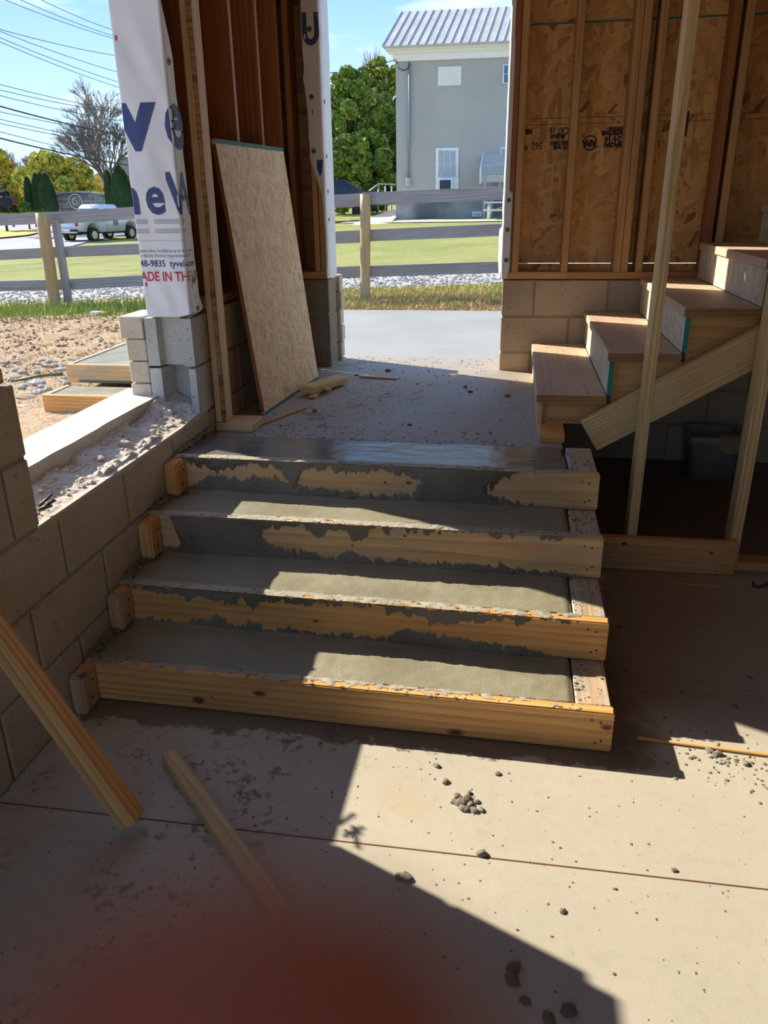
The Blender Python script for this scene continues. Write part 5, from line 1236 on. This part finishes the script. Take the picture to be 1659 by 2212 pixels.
# bare trees
def bare(px, d, top, wpx, label, seed, depth=6, r0=.20, group=None):
    random.seed(seed); B = gbase(px, d); h = far(px, top, d).z-B.z; segs = []
    def grow(p, dr, L, r, k):
        q = p+dr*L; segs.append((p, q, r, r*.72))
        if k == 0: return
        for i in range(3 if k > 1 else 4):
            nd = (dr+rnd_sphere()*.62*(1.0 if k < depth else .8)+Vector((0, 0, .10))).normalized(); s0 = U(.55, 1) if i else 1
            grow(p.lerp(q, s0), nd, L*U(.66, .86), r*.62, k-1)
    grow(B, Vector((.02, 0, 1)), h*.24, r0, depth)
    V, F_ = [], []
    for a, b2, ra, rb_ in segs:
        dd = (b2-a).normalized(); u = dd.cross(Vector((.3, .8, .1))).normalized(); v_ = dd.cross(u); k = len(V)
        for p_, r in ((a, ra), (b2, rb_)):
            for t in range(3): V.append(p_+(u*math.cos(t*2.094)+v_*math.sin(t*2.094))*max(r, .014))
        F_ += [(k, k+1, k+4, k+3), (k+1, k+2, k+5, k+4), (k+2, k, k+3, k+5)]
    mx_ = max(v.z for v in V)-B.z; sx = (wpx*d/FPX)/(max(v.x for v in V)-min(v.x for v in V)); V = [Vector((B.x+(v.x-B.x)*sx, B.y+(v.y-B.y), B.z+(v.z-B.z)*h/mx_)) for v in V]
    o = obj('bare_tree', pymesh(V, F_), 'twig', None); tag(o, label, 'tree', group)
bare(238, 66, 178, 250, 'tall bare leafless tree left of the house wrap, behind the evergreens', 3, 7, .26)
bare(70, 84, 325, 120, 'hazy bare tree behind the yellow trees', 8, 6, .14, 'hazy bare trees'); bare(20, 86, 318, 100, 'hazy bare tree at the far left behind the orange tree', 9, 6, .14, 'hazy bare trees'); bare(170, 88, 345, 110, 'hazy bare tree behind the broad yellow tree', 12, 6, .14, 'hazy bare trees')
bare(815, 46, 122, 90, 'bare twiggy tree top rising behind the green trees by the grey house', 15, 6, .10)
# brick building behind the bare tree
bx_ = at(268, 470, 80); bh = empty('brick_building', bx_, 'brick building with a pointed gable behind the bare tree', 'building')
by = bx_.y; Fb = lambda px, py: on(px, py, 1, by)
a, b2 = Fb(247, 380), Fb(330, 470); wb('wall', 'brick_far', bh, a.x, b2.x, by, by+6, b2.z, a.z, bev=0)
A_, B_, C_ = Fb(247, 380), Fb(262, 338), Fb(330, 380)
obj('gable', pymesh([A_, C_, Fb(300, 338), B_]+[v+Vector((0, 6, 0)) for v in (A_, C_, Fb(300, 338), B_)], [(0, 1, 2, 3), (4, 7, 6, 5), (0, 3, 7, 4), (3, 2, 6, 7)]), 'gable', bh)
# dark red yard machine at the far left edge
my = at(5, 455, 58); mv = empty('yard_machine', my, 'dark red machine with a roll bar at the far left edge beyond the fence', 'machine'); FM = lambda px, py: on(px, py, 1, my.y)
a, b2 = FM(-14, 424), FM(17, 443); wb('machine_body', 'mover_red', mv, a.x, b2.x, my.y, my.y+1.4, b2.z, a.z, bev=.05)
tube('roll_bar', 'dark_metal', mv, [FM(9, 394), FM(14, 425), FM(20, 448)], .09, 6); tube('roll_bar', 'dark_metal', mv, [FM(-12, 408), FM(10, 405)], .09, 6)
wb('seat', 'tire', mv, FM(-8, 420).x, FM(6, 420).x, my.y+.2, my.y+.9, FM(0, 424).z, FM(0, 413).z, bev=.05)
bm = bmesh.new(); bmesh.ops.create_cone(bm, cap_ends=True, segments=20, radius1=.42, radius2=.42, depth=.3); me = bpy.data.meshes.new('m'); bm.to_mesh(me); bm.free(); obj('wheel', me, 'tire', mv, Matrix.Translation(FM(17, 437)+Vector((0, -.2, 0))) @ Matrix.Rotation(math.pi/2, 4, 'X'))
random.seed(77)
for i, (px, w_) in enumerate(((8, 30), (32, 22), (52, 16))):
    p = far(px, 447, 60); r = w_*60/FPX/2
    o = obj('low_hedge', leafquads([(p, Vector((r, .6, .33)), 1)], 1800, .09), ('leaf_green' if i == 2 else 'leaf_dark'), None); tag(o, ['dark low hedge clump at the far left edge', 'dark low hedge clump between the edge and the bright bush', 'bright low bush beside the leftmost evergreen'][i], 'hedge'); o['kind'] = 'stuff'
# distant wooded ridge
random.seed(99)
for i, (x0, x1, top, d, mt_) in enumerate(((-250, 330, 398, 130, 'leaf_orange'), (560, 1000, 395, 100, 'leaf_green'))):
    Cs = []
    for k in range(60):
        px = U(x0, x1); p = far(px, U(top, top+26), d+U(-6, 6)); r = U(1.4, 2.6); Cs.append((p, Vector((r*1.4, r, r)), 1))
        Cs.append((Vector((p.x, p.y, p.z-2.6)), Vector((r*1.6, r, r*1.2)), 1))
    o = obj('distant_woods', leafquads(Cs, 14000, .3), mt_, None); tag(o, ['distant line of autumn woods across the road', 'distant green woods behind the grey house'][i], 'trees'); o['kind'] = 'stuff'
# overhead wires
WL = [((60, -12), (250, 66)), ((30, -4), (256, 80)), ((0, -2), (258, 86)), ((0, 66), (262, 121)), ((0, 70), (266, 158)), ((0, 84), (268, 180)), ((0, 93), (270, 192)), ((0, 185), (275, 240)), ((0, 197), (276, 245)), ((0, 209), (276, 262)), ((0, 232), (290, 296)), ((0, 260), (284, 310)), ((0, 269), (286, 316)), ((0, 287), (290, 348)), ((0, 301), (292, 358)), ((0, 244), (284, 290))]
lab = ['topmost', 'second', 'third', 'fourth', 'fifth', 'sixth', 'seventh', 'eighth', 'ninth', 'tenth', 'eleventh', 'twelfth', 'thirteenth', 'fourteenth', 'lowest', 'faint middle']
for i, (a, b2) in enumerate(WL):
    A = at(a[0], a[1], 34); B = at(b2[0], b2[1], 46); e1 = (A-B)*1.2; pts = []
    A2 = A+(A-B)*1.0; B2_ = B+(B-A)*1.2
    for k in range(25):
        t = k/24; p = A2.lerp(B2_, t); u = (t-.5)*2; p.z -= .9*(1-u*u)-.82; pts.append(p)
    o = tube('overhead_wire', 'wire', None, pts, .032 if i in (10, 14) else .014, 4, False); tag(o, '%s of the overhead wires crossing the sky at the left' % lab[i], 'wire', 'overhead wires on the left')
A = hp(855, 129, -.1); B = at(600, 151, 30); o = tube('service_wire', 'wire', None, [A.lerp(B, k/10)+Vector((0, 0, -.25*math.sin(math.pi*k/10))) for k in range(11)], .014, 5); tag(o, 'service wire running from the grey house to the left door jamb', 'wire')

# ================================================================== THE FINGERTIP IN FRONT OF THE LENS
def cp(u, v, d): return CAM+CR*u+CU*v+CF*d
hand = bpy.data.objects.new('hand', bpy.data.meshes.new('hand'))
V, E_, Rr = [], [], []
def chain(pts, rs, start=None):
    prev = start
    for p, r in zip(pts, rs):
        V.append(cp(*p)); Rr.append(r); k = len(V)-1
        if prev is not None: E_.append((prev, k))
        prev = k
    return prev
dd = .0190; uu = (560-829.5)/FPX*dd; vv = -(1840-1106)/FPX*dd
root = chain([(-.012, -.105, -.045)], [.022])
palm = chain([(-.010, -.085, -.040)], [.021], root)
chain([(-.008, -.068, -.020), (-.0065, -.050, .004), (uu-.0012, -.036, .0150), (uu-.0004, -.0225, .0185), (uu, vv, dd)], [.0098, .0092, .0084, .0086, .0076], palm)
chain([(.012, -.078, -.022), (.014, -.066, .002), (.012, -.058, .014), (.006, -.056, .012)], [.0092, .0085, .0075, .006], palm)
chain([(.022, -.092, -.026), (.027, -.086, -.002), (.025, -.080, .010), (.018, -.078, .008)], [.009, .0082, .0072, .0058], palm)
chain([(.028, -.108, -.032), (.034, -.106, -.012), (.033, -.103, .000), (.027, -.101, -.002)], [.008, .0072, .0064, .0052], root)
chain([(-.034, -.088, -.048), (-.050, -.066, -.050), (-.056, -.046, -.046)], [.011, .0095, .0075], palm)
chain([(-.014, -.15, -.060), (-.018, -.24, -.09)], [.024, .032], root)
me = hand.data; me.from_pydata(V, E_, []); link(hand, None); me.materials.append(MATS['skin'])
sk = hand.modifiers.new('skin', 'SKIN'); sk.use_smooth_shade = True; sv = me.skin_vertices[0].data
for i, r in enumerate(Rr): sv[i].radius = (r, r)
sv[0].use_root = True
hand.modifiers.new('sub', 'SUBSURF').levels = 2; hand.modifiers['sub'].render_levels = 2
tag(hand, 'blurred fingertip of the hand holding the camera, at the lower left', 'hand')
